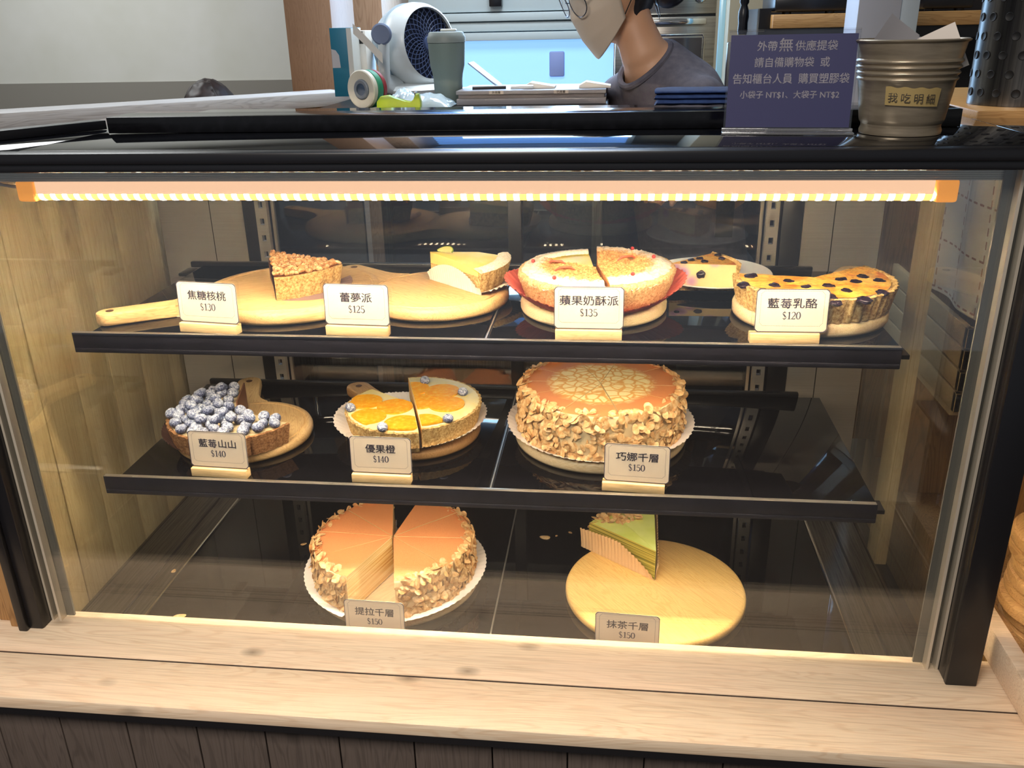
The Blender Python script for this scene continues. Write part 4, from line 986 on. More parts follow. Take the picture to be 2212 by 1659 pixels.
b = MB(); b.rev([(0, -.10), (.055, -.095), (.085, -.07), (.105, -.025), (.108, .005), (.103, .028), (.095, .045), (.090, .048), (.088, .042)], n=72, M=Mx); b.build('head', FANW, fn_, ang=50)
b = MB()
for k in range(9):
    q = -.088+k*.0075; r = .08+.026*(k/8)**.6; b.rev([(r-.004, q), (r+.004, q+.001), (r+.004, q+.004), (r-.004, q+.005)], n=60, closed=True, M=Mx)
b.build('rear_vents', flat('fan_grey', (168, 184, 196), .4), fn_)
b = MB(); b.rev([(0, .034), (.088, .034), (.088, .03), (0, .03)], n=50, M=Mx); gr = b.build('grille_back', flat('grille_dark', (22, 28, 50), .4), fn_)
b = MB()
for k in range(26):
    for sg_ in (1, -1):
        pts = []
        for j in range(13):
            r = .016+.072*j/12; a = 2*pi*k/26+sg_*.9*(j/12); pts.append(Mx @ Vector((r*cos(a), r*sin(a), .0395+.004*(1-j/12))))
        b.tube(pts, .0011, 5)
b.rev([(0, .05), (.018, .048), (.02, .04), (0, .04)], n=30, M=Mx); b.build('grille', flat('grille_blue', (70, 84, 120), .35), fn_)
b = MB(); b.tube([(-.035, -.125, .150), (-.04, -.125, .08), (-.045, -.105, .03), (-.02, -.05, .012)], [.026, .028, .030, .032], 14, flat=.5); b.rev([(0, 0), (.105, 0), (.108, .008), (.098, .018), (.05, .024), (0, .025)], n=50); b.build('stand', FANW, fn_, ang=50)
b = MB(); b.rev([(0, 0), (.026, 0), (.026, .008), (.022, .011), (0, .011)], n=30, M=Matrix.Translation((-.036, -.141, .148)) @ Matrix.Rotation(radians(90), 4, 'X')); b.build('dial', flat('dial_grey', (112, 124, 152), .4), fn_)
tb = thing('travel_tumbler', 'grey green lidded travel tumbler in front of the fan grille', 'tumbler', (at(967, 150, 1.05).x, 1.05, KZ))
TG = flat('tumbler_green', (120, 136, 132), .5)
b = MB(); b.rev([(0, 0), (.030, 0), (.032, .003), (.0335, .05), (.035, .062), (.0395, .08), (.0425, .126), (.0425, .128), (0, .128)], n=50); b.build('cup', TG, tb, ang=50)
b = MB(); b.rev([(.0415, .1285), (.0435, .129), (.0435, .141), (.041, .144), (.0395, .150), (.036, .152), (0, .152)], n=50); lid = b.build('lid', flat('tumbler_lid', (138, 148, 146), .5), tb, ang=50)
b = MB(); b.box(-.012, .024, -.01, .01, .1522, .158, 0, .003); b.build('sip_flap', WHITE, lid)
def rollx(): pass
rb = thing('ribbon_roll', 'thick white ribbon roll with green and red edge standing on its rim', 'ribbon roll', (at(797, 195, .9).x, .9, KZ), radians(-28))
Mr = Matrix.Translation((0, 0, .0405)) @ Matrix.Rotation(pi/2, 4, 'X')
for nm, r0, r1, y0, y1, m in (('white_ring', .021, .040, .012, .026, flat('roll_white', (226, 222, 208), .5)), ('green_ring', .021, .0395, -.006, .0115, flat('roll_green', (40, 140, 104), .5)), ('red_ring', .021, .039, -.018, -.0065, flat('roll_red', (150, 44, 52), .5)), ('core', .017, .0205, -.018, .027, flat('core_grey', (130, 138, 150), .5))):
    b = MB(); b.rev([(r0, y0), (r1-.002, y0), (r1, y0+.002), (r1, y1-.002), (r1-.002, y1), (r1-.008, y1-.001), (r0+.004, y1-.003), (r0, y1-.004)], n=56, closed=True, M=Mr); b.build(nm, m, rb, ang=40)
td = thing('tape_dispenser', 'lime green hand tape dispenser lying on the raised shelf', 'tape dispenser', (at(862, 225, .80).x, .80, KZ), radians(4))
pr = [(-.046, .002), (-.044, .022), (-.036, .032), (-.02, .034), (-.006, .028), (.014, .020), (.026, .018), (.034, .024), (.036, .036), (.043, .036), (.047, .020), (.046, .006), (.036, .0), (-.040, 0)]
b = MB(); b.prism(pr, -.013, .013, bev=.002, M=Matrix(((1, 0, 0, 0), (0, 0, -1, 0), (0, 1, 0, 0), (0, 0, 0, 1)))); b.build('body', flat('lime', (168, 196, 30), .35), td)
b = MB(); b.box(.0345, .0375, -.012, .012, .0335, .040, 0, .0005); b.build('cutter', STEEL, td)
def bagmesh(sx, sy, sz, seed, m):
    b = MB(); b.grid(lambda u, v: (sx*(u-.5), sy*(v-.5), .001+sz*(sin(pi*u)*sin(pi*v))**.5*(1+.35*noise.noise((u*7, v*7, seed)))), 22, 16); b.grid(lambda u, v: (sx*(u-.5), sy*(v-.5), .0005), 2, 2); return b.build('plastic_pack', m, ang=60)
PL = flat('clear_wrap', (196, 214, 222), .12, Transmission_Weight=.5) if False else flat('clear_wrap', (188, 206, 216), .1)
o = bagmesh(.12, .1, .026, 3, PL); o.location = (at(925, 215, .95).x, .93, KZ); tag(o, 'shiny clear plastic pack lying between tape dispenser and tray', 'plastic pack')
o = bagmesh(.06, .09, .03, 9, PL); o.location = (at(868, 205, 1.0).x, 1.02, KZ); tag(o, 'crumpled clear plastic behind the lime tape dispenser', 'plastic pack')
# cartons behind the roll
x0, x1 = at(716, 190, 1.25).x, at(752, 190, 1.25).x
def carton(nm, lab, px0, px1, Y, z1, m, dy=.09):
    xa, xb = at(px0, 120, Y).x, at(px1, 120, Y).x; t = thing(nm, lab, 'carton', ((xa+xb)/2, Y, KZ)); b = MB(); hw = (xb-xa)/2; b.box(-hw, hw, 0, dy, 0, z1-KZ, 0, .001); bx_ = b.build('box', m, t); return t, hw, bx_
TEAL = flat('carton_teal', (30, 120, 150), .5)
tc_, hw, bx_ = carton('teal_carton', 'teal carton with a pale rounded shape beside the brown pillar', 716, 762, 1.25, at(740, 60, 1.25).z, TEAL)
b = MB(); b.prism([(-hw+.001, .07), (-hw+.001, .115), (-hw+.012, .112), (-hw+.02, .1), (-hw+.022, .07)], 0, .0006, M=Matrix(((1, 0, 0, 0), (0, 0, -1, -.0003), (0, 1, 0, 0), (0, 0, 0, 1)))); b.build('printed_shape', flat('print_pale', (206, 204, 208), .5), tc_)
b = MB(); b.box(hw-.012, hw+.0008, -.0008, .09, 0, at(740, 60, 1.25).z-KZ-.001); b.build('white_edge', WHITE, tc_)
tc_, hw, bx_ = carton('white_carton', 'white carton with a black square label beside the teal carton', 766, 792, 1.32, at(775, 66, 1.32).z, PAPER)
b = MB(); b.box(-hw+.002, hw-.006, -.0012, -.0002, .125, .155); b.build('black_label', BLACK, tc_)
b = MB(); b.grid(lambda u, v: (.0+.075*u, -.02-.02*u, .1+.05*(1-u)**1.2-.004*v-.02*u*u+v*.028), 14, 2); rs = b.build('receipt_strip', PAPER, ang=180); rs.location = (at(772, 95, 1.25).x, 1.24, KZ+.0); tag(rs, 'white paper strip curling down from the white carton', 'paper strip')
# tray with slips
tx0, tx1 = at(986, 215, .95).x, at(1309, 215, .95).x
tr_ = thing('order_tray', 'wide grey two tier tray with small white labels on its front edge', 'tray', ((tx0+tx1)/2, .95, KZ)); hw = (tx1-tx0)/2
TRAY = flat('tray_grey', (150, 146, 150), .45)
b = MB(); b.box(-hw, hw, 0, .2, 0, .013, 0, .001); b.box(-hw+.004, hw-.004, .003, .2, .0135, .0215, 1); b.box(-hw, hw, -.002, .2, .022, .030, 0, .001); tb_ = b.build('tray_body', [TRAY, flat('tray_gap', (112, 106, 108), .6)], tr_)
for px, s_ in ((1072, '外用單'), (1212, '已用單')):
    x = at(px, 200, .948).x-tr_.location.x; b = MB(); b.box(x-.016, x+.016, -.0026, -.0021, .0225, .0295); lb = b.build('edge_label', flat('label_cream', (206, 196, 186), .6), tr_)
    text('label_text', s_, .0065, flat('marker_ink', (58, 50, 40), .7), lb, (x, -.0028, .0235), bold=.0001)
for px, w_, nm, c_ in ((1060, .075, 'black pen on the left end of the grey tray', (24, 26, 34)), (1130, .05, 'white marker lying on the middle of the grey tray', (220, 224, 228))):
    x = at(px, 190, 1.0).x; b = MB(); b.tube([(-w_/2, 0, .0045), (w_/2, 0, .0045)], .0042, 10); o = b.build('pen', flat('pen_%d' % px, c_, .3)); o.location = (x, .975, KS+.031); o.rotation_euler = (0, 0, .15); tag(o, nm, 'pen')
for px, a, nm in ((1165, .12, 'open paper slip pad beside the marker on the grey tray'), (1285, .16, 'white paper slips at the right end of the grey tray')):
    x = at(px, 190, 1.0).x; b = MB(); b.prism([(-.035, 0), (.035, 0), (.035, .004), (-.02, .013), (-.035, .005)], -.03, .03, M=Matrix(((1, 0, 0, 0), (0, 0, -1, 0), (0, 1, 0, 0), (0, 0, 0, 1)))); o = b.build('paper_pad', PAPER); o.location = (x, 1.02, KS+.031); tag(o, nm, 'paper pad')
cb_ = thing('clip_board', 'small clear clipboard leaning up from the left end of the tray', 'clipboard', (at(1075, 190, 1.06).x, 1.09, KS+.031), .0)
b = MB(); b.box(-.085, 0, -.04, .04, 0, .003, 0, .001); o = b.build('board', flat('clear_blue', (150, 168, 190), .2), cb_); o.rotation_euler = (0, radians(38), 0)
# ------------------------------------------------------------------ oven, strip, right side kitchen
OV = 2.30; ox0, ox1 = at(1326, 100, OV).x, at(1549, 100, OV).x; oz = lambda y: at(1470, y, OV).z
ov = thing('steel_oven', 'stainless steel oven with knobs and a window door behind the person', 'oven', ((ox0+ox1)/2, OV, FL)); hw = (ox1-ox0)/2; q = lambda y: oz(y)-FL
b = MB(); b.box(-hw, hw, 0, .38, q(31), q(-150), 0, .004); b.box(-hw+.004, hw-.004, .01, .38, q(31)-.008, q(31), 1); b.box(-hw, hw, .01, .38, 0, q(31)-.0085); b.build('body', [STEEL, BLACK], ov)
b = MB(); b.box(-hw+.004, hw-.004, -.012, .009, q(215), q(36), 0, .004); dr = b.build('door', STEEL, ov)
b = MB(); b.box(-hw+.05, hw-.055, -.0145, -.0125, q(185), q(82), 0, .002); b.build('door_window', flat('oven_glass', (54, 50, 52), .1), dr)
b = MB(); b.tube([(hw-.048, -.015, q(185)), (hw-.048, -.015, q(84)), (hw-.054, -.015, q(75)), (-hw+.05, -.015, q(75))], .004, 8); b.build('window_rim', CHROME, dr)
b = MB(); b.box(-hw+.06, hw-.045, -.04, -.02, q(53), q(40), 0, .004); b.box(-hw+.062, -hw+.075, -.022, -.011, q(52), q(42)); b.box(hw-.06, hw-.047, -.022, -.011, q(52), q(42)); b.build('handle', CHROME, dr)
for px in (1424, 1464, 1513):
    x = at(px, -3, OV).x-ov.location.x; z = oz(-6)-FL; b = MB(); b.rev([(0, .022), (.017, .02), (.02, .004), (.021, 0), (0, 0)], n=30, M=Matrix.Translation((x, -.0005, z)) @ Matrix.Rotation(pi/2, 4, 'X')); b.box(x-.003, x+.003, -.028, -.02, z-.018, z+.018, 0, .001); b.build('knob', CHROME, ov)
Yp = 2.0; x0, x1 = at(1551, 80, Yp).x, at(1574, 80, Yp).x
b = MB(); b.box(x0, x1, Yp, Yp+.02, FL, 1.3, 0, .004)
for k in range(60): b.box(x1-.002, x1+.004, Yp-.003, Yp+.006, .55+k*.012, .556+k*.012)
tag(b.build('plastic_strip_panel', flat('strip_aqua', (150, 190, 204), .15)), 'pale aqua plastic panel edge right of the steel oven', 'panel')
Yb = 1.6; p = at(1603, 75, Yb)
pb = thing('black_grinder', 'slim ridged black bottle hanging beside the pale wall', 'bottle', (p.x, Yb, p.z))
b = MB(); b.rev([(0, 0), (.012, 0), (.014, .01), (.013, .03), (.015, .045), (.014, .06), (.009, .075), (.013, .082), (.011, .12), (0, .122)], n=24); b.build('bottle_body', BLACK, pb, ang=60)
Yw = 1.9; x0, x1 = at(1572, 80, Yw).x, at(1660, 80, Yw).x
wl = MB(); wl.box(x0, x1, Yw, Yw+.5, FL, 2.0); struct('wall_beige', wl, flat('beige_wall', (172, 162, 138), .7))
Ysh = 1.5; p0, p1 = at(1668, 62, Ysh), at(2250, 30, Ysh); zt = at(1750, 30, Ysh).z
sh2 = thing('wall_shelf', 'oak wall shelf with black underside behind the notice', 'shelf', (p0.x, Ysh, p0.z))
b = MB(); b.box(0, 1.2, 0, .3, 0, zt-p0.z, 0, .002); b.build('board', wood('shelf_oak', (206, 158, 100), (168, 118, 66), 'X', .35, .5, sc=1.5), sh2)
b = MB(); b.box(-.012, 1.2, .02, .3, -.03, -.0006); b.box(-.03, 0, .04, .3, -.12, .05); b.build('underside', BLACK, sh2)
bw = MB(); bw.box(at(1655, 60, 1.85).x, 3.4, 1.85, 1.88, FL, p0.z-.01); struct('wall_black', bw, flat('dark_wall', (26, 22, 24), .6))
bw = MB(); bw.box(at(1655, 60, 1.85).x, 3.4, 1.86, 1.89, p0.z, 2.0); struct('wall_right_back', bw, flat('dark_wall_upper', (52, 46, 46), .6))
for px0, px1, nm in ((1672, 1828, 'black coffee machine base on the oak wall shelf left of the white column'), (1990, 2100, 'black grinder base on the oak wall shelf right of the white column')):
    xa, xb = at(px0, 15, Ysh+.04).x, at(px1, 15, Ysh+.04).x; t = thing('coffee_machine', nm, 'coffee machine', ((xa+xb)/2, Ysh+.03, zt+.0005)); hw = (xb-xa)/2
    b = MB(); b.box(-hw, hw, 0, .22, .006, .05, 0, .006); b.box(-hw+.01, hw-.01, .06, .22, .05, .34, 0, .01); b.build('body', flat('machine_black', (24, 24, 28), .3), t)
    for x in (-hw*.6, hw*.6): b = MB(); b.rev([(0, 0), (.012, 0), (.012, .006), (0, .006)], n=16, M=Matrix.Translation((x, .03, 0))); b.build('foot', BLACK, t)
Yc = 1.2; x0, x1 = at(1842, 120, Yc).x, at(1962, 120, Yc).x
wc = MB(); wc.box(x0, x1-.03, Yc, Yc+.12, FL, 2.0, 0, .002); wc.box(x1-.0295, x1+.01, Yc-.0, Yc+.12, FL, 2.0, 1, .002); struct('column_white', wc, [flat('column_grey', (190, 194, 206), .6), flat('column_blue', (198, 212, 222), .6)])
p = at(1573, 190, .78); b = MB(); b.box(p.x-.006, p.x+.03, .78, .80, .45, at(1573, 92, .78).z, 0, .002); tag(b.build('dark_upright', BLACK), 'narrow black upright between the person and the notice', 'post')
# folded blue cloth on the case cover
cl = thing('blue_cloth', 'folded navy blue cloth lying on the case cover beside the notice', 'cloth', (.985, .27, ZT+.0245), -.05)
for k in range(3):
    b = MB(); r = .0055-.0007*k
    b.grid(lambda u, v: (-.045+.13*u+.004*sin(v*6.28+k), .012*k*.2+.035*cos(v*2*pi), r+.0001+k*.0075+r*sin(v*2*pi)*(1+.25*noise.noise((u*8, v*3, k)))), 26, 20); b.build('fold', mottled('cloth_blue', [(.3, (24, 44, 88)), (.7, (40, 66, 116))], 60, 3, .85), cl, ang=180)
# work table below with things seen through the glass doors
wt = thing('work_table', 'steel work table seen dimly through the glass doors', 'table', (.52, .80, FL))
b = MB(); b.box(-.40, .40, -.16, .12, .86, .89, 0, .004); b.build('table_top', STEELD, wt)
for x, y in ((-.38, -.14), (.38, -.14), (-.38, .1), (.38, .1)): b = MB(); b.box(x-.015, x+.015, y-.015, y+.015, 0, .8595); b.build('leg', STEELD, wt)
TZ = FL+.8906
t = thing('storage_bin', 'pale grey plastic bin with a handle slot behind the glass doors', 'bin', (.60, .83, TZ)); b = MB(); b.box(-.1, .1, -.06, .08, 0, .13, 0, .006); b.build('tub', flat('bin_grey', (176, 168, 158), .5), t)
b = MB(); b.box(-.035, .035, -.0615, -.059, .085, .105, 0, .003); b.build('handle_slot', flat('slot_brown', (70, 54, 50), .6), t)
t = thing('chrome_rail', 'bent chrome rail behind the glass doors', 'rail', (.42, .70, TZ)); b = MB(); b.tube([(-.2, 0, .10), (.12, 0, .10), (.16, 0, .092), (.19, 0, .07), (.2, 0, .0)], .006, 12); b.tube([(-.2, 0, .1), (-.2, 0, 0)], .006, 12); b.build('tube', CHROME, t)
t = thing('storage_bin', 'cream storage tub behind the right glass door', 'bin', (.82, .82, TZ)); b = MB(); b.rev([(0, 0), (.07, 0), (.085, .11), (.09, .112), (.082, .115), (0, .115)], n=40); b.build('tub', flat('bin_cream', (196, 180, 160), .5), t)
b = MB(); b.rev([(0, 0), (.03, .002), (.055, .010), (.055, .014), (0, .007)], n=50); o = b.build('plate', flat('plate_blue', (120, 170, 220), .2)); o.location = (.78, .71, TZ); tag(o, 'pale blue plate behind the glass doors of the case', 'plate')

dc = thing('dark_cabinet_screen', 'added dark navy cabinets behind the work table that darken the view through the case', 'cabinet', (.55, 1.42, FL))  # added screen: its dark colour stands in for the dim kitchen behind
b = MB(); b.box(-.33, .82, 0, .16, 0, 1.18, 0, .004); b.build('carcass', flat('cabinet_navy', (34, 34, 48), .4), dc)
for x0, x1 in ((-.32, .052), (.057, .43), (.435, .81)):
    b = MB(); b.box(x0, x1, -.018, -.0005, .06, 1.17, 0, .003); dr = b.build('door', flat('cabinet_front', (40, 40, 56), .35), dc)
    b = MB(); b.tube([((x0+x1)/2-.08, -.04, 1.1), ((x0+x1)/2+.08, -.04, 1.1)], .006, 10); b.build('handle', CHROME, dr)
# ------------------------------------------------------------------ people
SKIN = mottled('skin', [(.3, (214, 160, 124)), (.7, (228, 178, 142))], 8, 2, .5)
HAIR = mottled('hair_black', [(.3, (16, 16, 22)), (.7, (38, 36, 44))], 60, 3, .35, (1, 1, .1))
TEE = mottled('tee_grey', [(.3, (88, 86, 98)), (.7, (108, 104, 114))], 50, 3, .9, bump=.15)
def remesh(name, b, m, parent, vox=.007, sm=6):
    o = b.build('tmp_'+name, m, None)
    md = o.modifiers.new('r', 'REMESH'); md.mode = 'VOXEL'; md.voxel_size = vox; md.use_smooth_shade = True
    ms = o.modifiers.new('s', 'SMOOTH'); ms.factor = .5; ms.iterations = sm
    me = bpy.data.meshes.new_from_object(o.evaluated_get(bpy.context.evaluated_depsgraph_get()))
    old = o.data; bpy.data.objects.remove(o); bpy.data.meshes.remove(old); me.name = name
    me.materials.clear(); me.materials.append(m)
    return obj(name, me, parent)
def loft(b, secs, n=28):
    'secs: (center, rx, ry, side dir, forward dir)'
    rings = []
    for c, rx, ry, sd, fd in secs:
        rings.append([Vector(c)+sd*rx*cos(2*pi*k/n)+fd*ry*sin(2*pi*k/n) for k in range(n)])
    vs = [p for r in rings for p in r]; fs = [(i*n+k, i*n+(k+1) % n, (i+1)*n+(k+1) % n, (i+1)*n+k) for i in range(len(rings)-1) for k in range(n)]
    fs += [tuple(range(n-1, -1, -1)), tuple((len(rings)-1)*n+k for k in range(n))]
    b.add(vs, fs)
def hand(b, w, d, s, up):
    'palm and five bent fingers from wrist w along d'
    n = d.cross(s).normalized()
    b.tube([w, w+d*.03, w+d*.065, w+d*.088], [.024, .034, .040, .034], 12, flat=.42)
    for k, (o, L) in enumerate(((-.030, .062), (-.010, .074), (.010, .078), (.029, .070))):
        p = w+d*.08+s*o; b.tube([p, p+d*L*.45+n*.004, p+d*L*.8+n*.016, p+d*L*.95+n*.03], [.0088, .0085, .008, .0068], 8)
    p = w+d*.028+s*.032; b.tube([p, p+s*.022+d*.02, p+s*.03+d*.045+n*.01], [.012, .0105, .0085], 8)
P = thing('person', 'person in a grey T-shirt, face mask and round glasses looking down behind the case', 'person', (at(1450, 200, 1.0).x, 1.0, FL))
PO = Vector(P.location)
pt = lambda px, py, Y=1.0: at(px, py, Y)-PO
fd = Vector((-.84, -.54, 0)).normalized(); sd = Vector((.54, -.84, 0)).normalized()   # sd = toward her left side
neck = pt(1395, 124); hc = pt(1322, -34); hips = Vector((.09, .14, .92)); chest = pt(1462, 268)
tv = (fd*.62+Vector((0, 0, .78))).normalized(); f2 = (fd*.78-Vector((0, 0, .62))).normalized()
f1 = (fd*.92-Vector((0, 0, .3))).normalized()
shL = neck-tv*.066+sd*.148+Vector((0, 0, -.038)); shR = neck-tv*.06-sd*.148+Vector((0, 0, -.05))
b = MB()
loft(b, [(hips, .15, .10, sd, fd), (hips+(chest-hips)*.5, .135, .095, sd, fd), (chest, .150, .095, sd, f1), (neck-tv*.075, .145, .072, sd, f2), (neck-tv*.03, .09, .058, sd, f2), (neck+tv*.004, .052, .054, sd, f2)])
b.tube([neck-tv*.04, neck+tv*.012, neck+(hc-neck)*.45-fd*.006, neck+(hc-neck)*.8-fd*.016], [.060, .050, .043, .045], 20)
elL = shL+Vector((.10, .03, -.20)); elR = shR+Vector((-.05, .07, -.22)); wrL = elL+Vector((-.10, -.12, .03)); wrR = elR+Vector((-.02, -.17, .05))
for sh_, el, wr in ((shL, elL, wrL), (shR, elR, wrR)):
    b.tube([sh_, sh_+(el-sh_)*.5, el, el+(wr-el)*.3, wr], [.05, .044, .038, .036, .026], 14); b.ball(sh_, .05, 14, 10)
    d = (wr-el).normalized(); hand(b, wr-d*.004, d, d.cross(Vector((0, 0, 1))).normalized(), None)
# head
ff = (Vector((-.80, -.44, -.44))).normalized(); fl_ = Vector((0, 0, 1)).cross(ff).normalized(); fu = ff.cross(fl_)
HM = Matrix((ff, fl_, fu)).transposed().to_4x4(); HM.translation = hc
def headfn(p):
    f, l, u = p
    q = Vector((f*.094, l*.074, u*.115))
    if u < 0:
        k = -u; q.y *= 1-.30*k**1.6; q.x = q.x*(1-.28*k**2)+.024*k**1.2*(1 if f > -.2 else .3)
    if f < 0: q.x *= 1.06
    q.x += .020*math.exp(-(l/.16)**2)*math.exp(-((u+.18)/.20)**2)*(f > 0)      # nose
    q.x -= .007*math.exp(-((abs(l)-.38)/.2)**2)*math.exp(-((u-.06)/.14)**2)*(f > 0)  # eye sockets
    q.x += .006*math.exp(-(l/.3)**2)*math.exp(-((u+.55)/.1)**2)*(f > 0)       # lips
    return q
def headmesh(b, M_, sc=1):
    vs = []; U, V = 40, 30
    for j in range(V+1):
        th = pi*j/V
        for i in range(U):
            a = 2*pi*i/U; vs.append(headfn(Vector((sin(th)*cos(a), sin(th)*sin(a), cos(th))))*sc)
    b.add(vs, [(j*U+i, (j+1)*U+i, (j+1)*U+(i+1) % U, j*U+(i+1) % U) for j in range(V) for i in range(U)], 0, M_)
    for s_ in (1, -1):
        b.tube([M_ @ Vector((-.012, s_*.073, .022)), M_ @ Vector((-.022, s_*.084, .014)), M_ @ Vector((-.02, s_*.084, -.008)), M_ @ Vector((-.010, s_*.076, -.026))], [.006, .009, .008, .005], 8)
headmesh(b, HM)
remesh('body', b, SKIN, P, .0055, 4)
for s_ in (1, -1):
    b = MB(); b.ball(HM @ Vector((.078, s_*.031, .008)), .0115, 12, 8); b.build('eye', flat('eye_dark', (40, 28, 24), .2), P)
# T-shirt
b = MB(); e = .010
loft(b, [(hips, .165, .115, sd, fd), (hips+(chest-hips)*.5, .152, .115, sd, fd), (chest, .166, .115, sd, f1), (neck-tv*.085, .162, .092, sd, f2), (neck-tv*.04, .115, .078, sd, f2), (neck-tv*.006, .072, .072, sd, f2)])
for sh_, el in ((shL, elL), (shR, elR)):
    b.tube([sh_+(neck-tv*.05-sh_)*.55, sh_, sh_+(el-sh_)*.35, sh_+(el-sh_)*.72], [.058, .058, .060, .066], 16); b.ball(sh_, .058, 14, 10)
tee = remesh('t_shirt', b, TEE, P, .0065, 16)
bm = bmesh.new(); bm.from_mesh(tee.data); nc = neck+f2*.012
kill = [f for f in bm.faces if ((f.calc_center_median()-nc).dot(sd)/.062)**2+((f.calc_center_median()-nc).dot(f2)/.070)**2+((f.calc_center_median()-nc).dot(tv)/.034)**2 < 1]
bmesh.ops.delete(bm, geom=kill, context='FACES')
edge = [v.co.copy() for v in bm.verts if v.is_boundary]; bm.to_mesh(tee.data); bm.free()
# ribbed collar following the neckline
bins = {}
for co in edge:
    k = int((atan2((co-nc).dot(f2), (co-nc).dot(sd))+pi)/(2*pi)*28) % 28; bins.setdefault(k, []).append(co)
ring = [sum(v, Vector())/len(v) for k, v in sorted(bins.items())]
for _ in range(2): ring = [(ring[i-1]+ring[i]*2+ring[(i+1) % len(ring)])/4 for i in range(len(ring))]
if len(ring) > 8:
    ring = [p_+(p_-nc).normalized()*.003 for p_ in ring]
    b = MB(); b.tube(ring+ring[:1], .0075, 8, caps=False); b.build('collar', TEE, tee)
b = MB()
for s_ in (1, -1): b.tube([hips+sd*s_*.08+Vector((0, 0, .02)), hips+sd*s_*.085+Vector((0, -.0, -.42)), hips+sd*s_*.085+Vector((0, .02, -.90))], [.10, .075, .06], 16)
b.ball(hips, (.16, .14, .12), 20, 12); remesh('trousers', b, flat('trousers', (40, 42, 50), .8), P, .012, 3)
for s_ in (1, -1): b = MB(); c = hips+sd*s_*.085; b.tube([Vector((c.x, c.y+.02, .03))-fd*.06, Vector((c.x, c.y+.02, .035)), Vector((c.x, c.y+.02, .026))+fd*.16], [.034, .04, .026], 12); b.build('shoe', flat('shoe_black', (30, 30, 34), .5), P)
# hair: cap over the skull, knot at the nape
b = MB()
def hairfn(p):
    q = headfn(p)*1.075; f, l, u = p
    n_ = noise.noise(p*6)*.004; return q+q.normalized()*n_
U, V = 40, 24; vs = []
for j in range(V+1):
    for i in range(U):
        a = 2*pi*i/U; lim = 1.02 if abs(a-pi) > 2.2 else (1.32 if abs(a-pi) > 1.5 else 2.25); th = lim*j/V
        vs.append(hairfn(Vector((sin(th)*cos(a), sin(th)*sin(a), cos(th)))))
b.add(vs, [(j*U+i, (j+1)*U+i, (j+1)*U+(i+1) % U, j*U+(i+1) % U) for j in range(V) for i in range(U)], 0, HM)
b.ball(HM @ Vector((-.120, .01, -.062)), (.044, .040, .046), 18, 12)
for k in range(2):
    o_ = Vector((-.03-.008*k, .078, -.01)); b.tube([HM @ o_, HM @ (o_+Vector((-.008, .0, -.045))), HM @ (o_+Vector((-.012+.004*k, -.012, -.09+.006*k)))], [.0022, .0016, .0006], 5)
b.build('hair', HAIR, P, ang=180)
# mask
b = MB()
def maskfn(u, v):
    az = radians(-78+156*u); q = .030-.150*v; w_ = abs(2*u-1)
    zt_ = .030-.028*w_**1.5; zb_ = -.122+.062*w_**1.4; z = zt_+(zb_-zt_)*v
    rr = .094*(1-.0*v); k = max(0, cos(az))
    x = .006+.086*k**.85-.012*(v*(1-w_)) ; y = .0765*sin(az)*(1-.15*v)
    pk = v/.34 if v < .34 else (1-.12*(v-.34)/.36 if v < .70 else .88-1.5*(v-.70))
    x += .026*(1-w_**1.3)*pk
    return (x, y, z)
b.grid(maskfn, 40, 30, M=HM); mk = b.build('face_mask', mottled('mask_cream', [(.3, (226, 206, 184)), (.7, (236, 220, 200))], 5, 2, .75), P, ang=180)
sm_ = mk.modifiers.new('thickness', 'SOLIDIFY'); sm_.thickness = .0015
for s_ in (1, -1):
    b = MB(); b.tube([HM @ Vector((.035, s_*.070, .0)), HM @ Vector((.008, s_*.079, .014)), HM @ Vector((-.014, s_*.082, .024))], .0013, 6); b.tube([HM @ Vector((.030, s_*.068, -.052)), HM @ Vector((.006, s_*.080, -.026)), HM @ Vector((-.014, s_*.083, -.008))], .0013, 6); b.build('ear_loop', flat('loop_black', (20, 20, 24), .6), mk)
# glasses
b = MB(); WIRE = flat('wire_silver', (120, 124, 136), .2, .9)
gl = None
for s_ in (1, -1):
    C_ = Vector((.109, s_*.033, .008)); ring = [HM @ (C_+Vector((-.010*abs(cos(a)) if cos(a)*s_ > 0 else 0, .0265*cos(a), .0265*sin(a)))) for a in [2*pi*k/32 for k in range(33)]]
    b.tube(ring, .0012, 6, caps=False); b.tube([HM @ (C_+Vector((-.010, s_*.0265, .008))), HM @ Vector((.04, s_*.078, .024)), HM @ Vector((-.02, s_*.080, .024))], .0011, 6)
b.tube([HM @ Vector((.109, -.008, .012)), HM @ Vector((.114, 0, .015)), HM @ Vector((.109, .008, .012))], .0011, 6)
gl = b.build('glasses', WIRE, P)
for s_ in (1, -1):
    C_ = Vector((.107, s_*.033, .008)); b = MB(); b.add([HM @ (C_+Vector((-.010*abs(cos(a)) if cos(a)*s_ > 0 else 0, .026*cos(a), .026*sin(a)))) for a in [2*pi*k/32 for k in range(32)]], [tuple(range(32))]); b.build('lens', pane('lens', (.97, .98, 1), .06), gl)
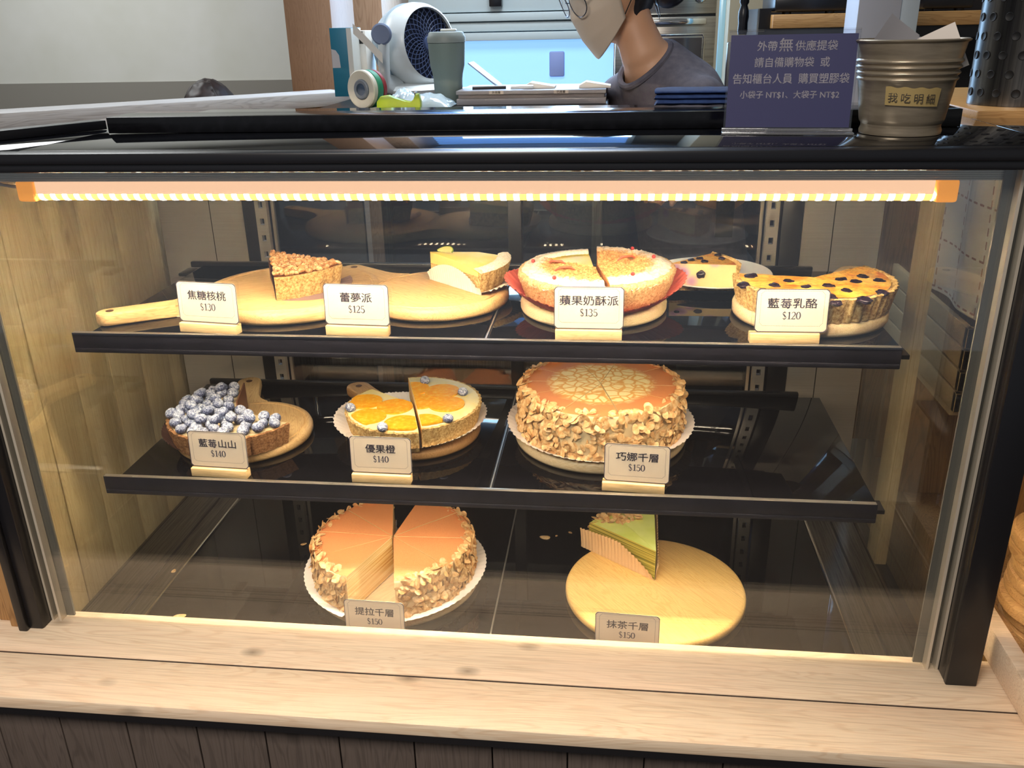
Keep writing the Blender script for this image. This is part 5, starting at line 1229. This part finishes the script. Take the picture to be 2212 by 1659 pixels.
# second person: only the top of the head shows above the rail
Q = at(448, 186, 1.75); P2 = thing('person', 'person with dark brown hair, only the top of the head above the rail', 'person', (Q.x, 1.75, FL))
b = MB(); hz = Q.z-FL-.121; M2 = Matrix(((0, 1, 0, 0), (-1, 0, 0, 0), (0, 0, 1, hz), (0, 0, 0, 1)))
headmesh(b, M2); b.tube([(0, .02, hz-.05), (0, .03, hz-.2)], [.05, .06], 14); X_, Y_ = Vector((1, 0, 0)), Vector((0, 1, 0))
loft(b, [((0, .03, .42), .17, .12, X_, Y_), ((0, .03, hz-.45), .16, .11, X_, Y_), ((0, .03, hz-.24), .17, .09, X_, Y_), ((0, .03, hz-.16), .07, .06, X_, Y_)])
for s_ in (1, -1): b.tube([(s_*.17, .03, hz-.24), (s_*.2, .0, hz-.48), (s_*.12, -.2, hz-.52)], [.05, .042, .03], 12); hand(b, Vector((s_*.12, -.2, hz-.52)), Vector((0, -1, 0)), Vector((1, 0, 0)), None)
remesh('body', b, SKIN, P2, .009, 4)
b = MB(); vs = []
for j in range(V+1):
    for i in range(U):
        a = 2*pi*i/U; lim = 1.1 if abs(a-pi) > 2.2 else 2.4; th = lim*j/V; vs.append(hairfn(Vector((sin(th)*cos(a), sin(th)*sin(a), cos(th))))*1.16)
b.add(vs, [(j*U+i, (j+1)*U+i, (j+1)*U+(i+1) % U, j*U+(i+1) % U) for j in range(V) for i in range(U)], 0, M2)
b.build('hair', mottled('hair_brown', [(.3, (20, 12, 12)), (.7, (50, 28, 22))], 60, 3, .5, (1, 1, .1)), P2, ang=180)
b = MB(); loft(b, [((0, .03, .42), .18, .13, X_, Y_), ((0, .03, hz-.45), .17, .12, X_, Y_), ((0, .03, hz-.24), .18, .10, X_, Y_), ((0, .03, hz-.165), .09, .075, X_, Y_)]); remesh('shirt', b, flat('shirt_dark', (60, 60, 70), .8), P2, .012, 3)
b = MB()
for s_ in (1, -1): b.tube([(s_*.09, .03, .44), (s_*.1, -.36, .46), (s_*.1, -.36, .05)], [.085, .07, .05], 14)
b.ball((0, .03, .44), (.17, .14, .1), 18, 10); remesh('trousers', b, flat('trousers', (40, 42, 50), .8), P2, .014, 3)
st_ = thing('stool', 'wooden stool under the seated person behind the rail', 'stool', (Q.x, 1.79, FL)); b = MB(); b.rev([(0, .325), (.16, .325), (.165, .335), (.16, .345), (0, .345)], n=40); b.build('seat', PINEB, st_)
for x, y in ((.1, .1), (-.1, .1), (.1, -.1), (-.1, -.1)): b = MB(); b.tube([(x*1.15, y*1.15, 0), (x, y, .324)], [.014, .016], 10); b.build('leg', PINEB, st_)
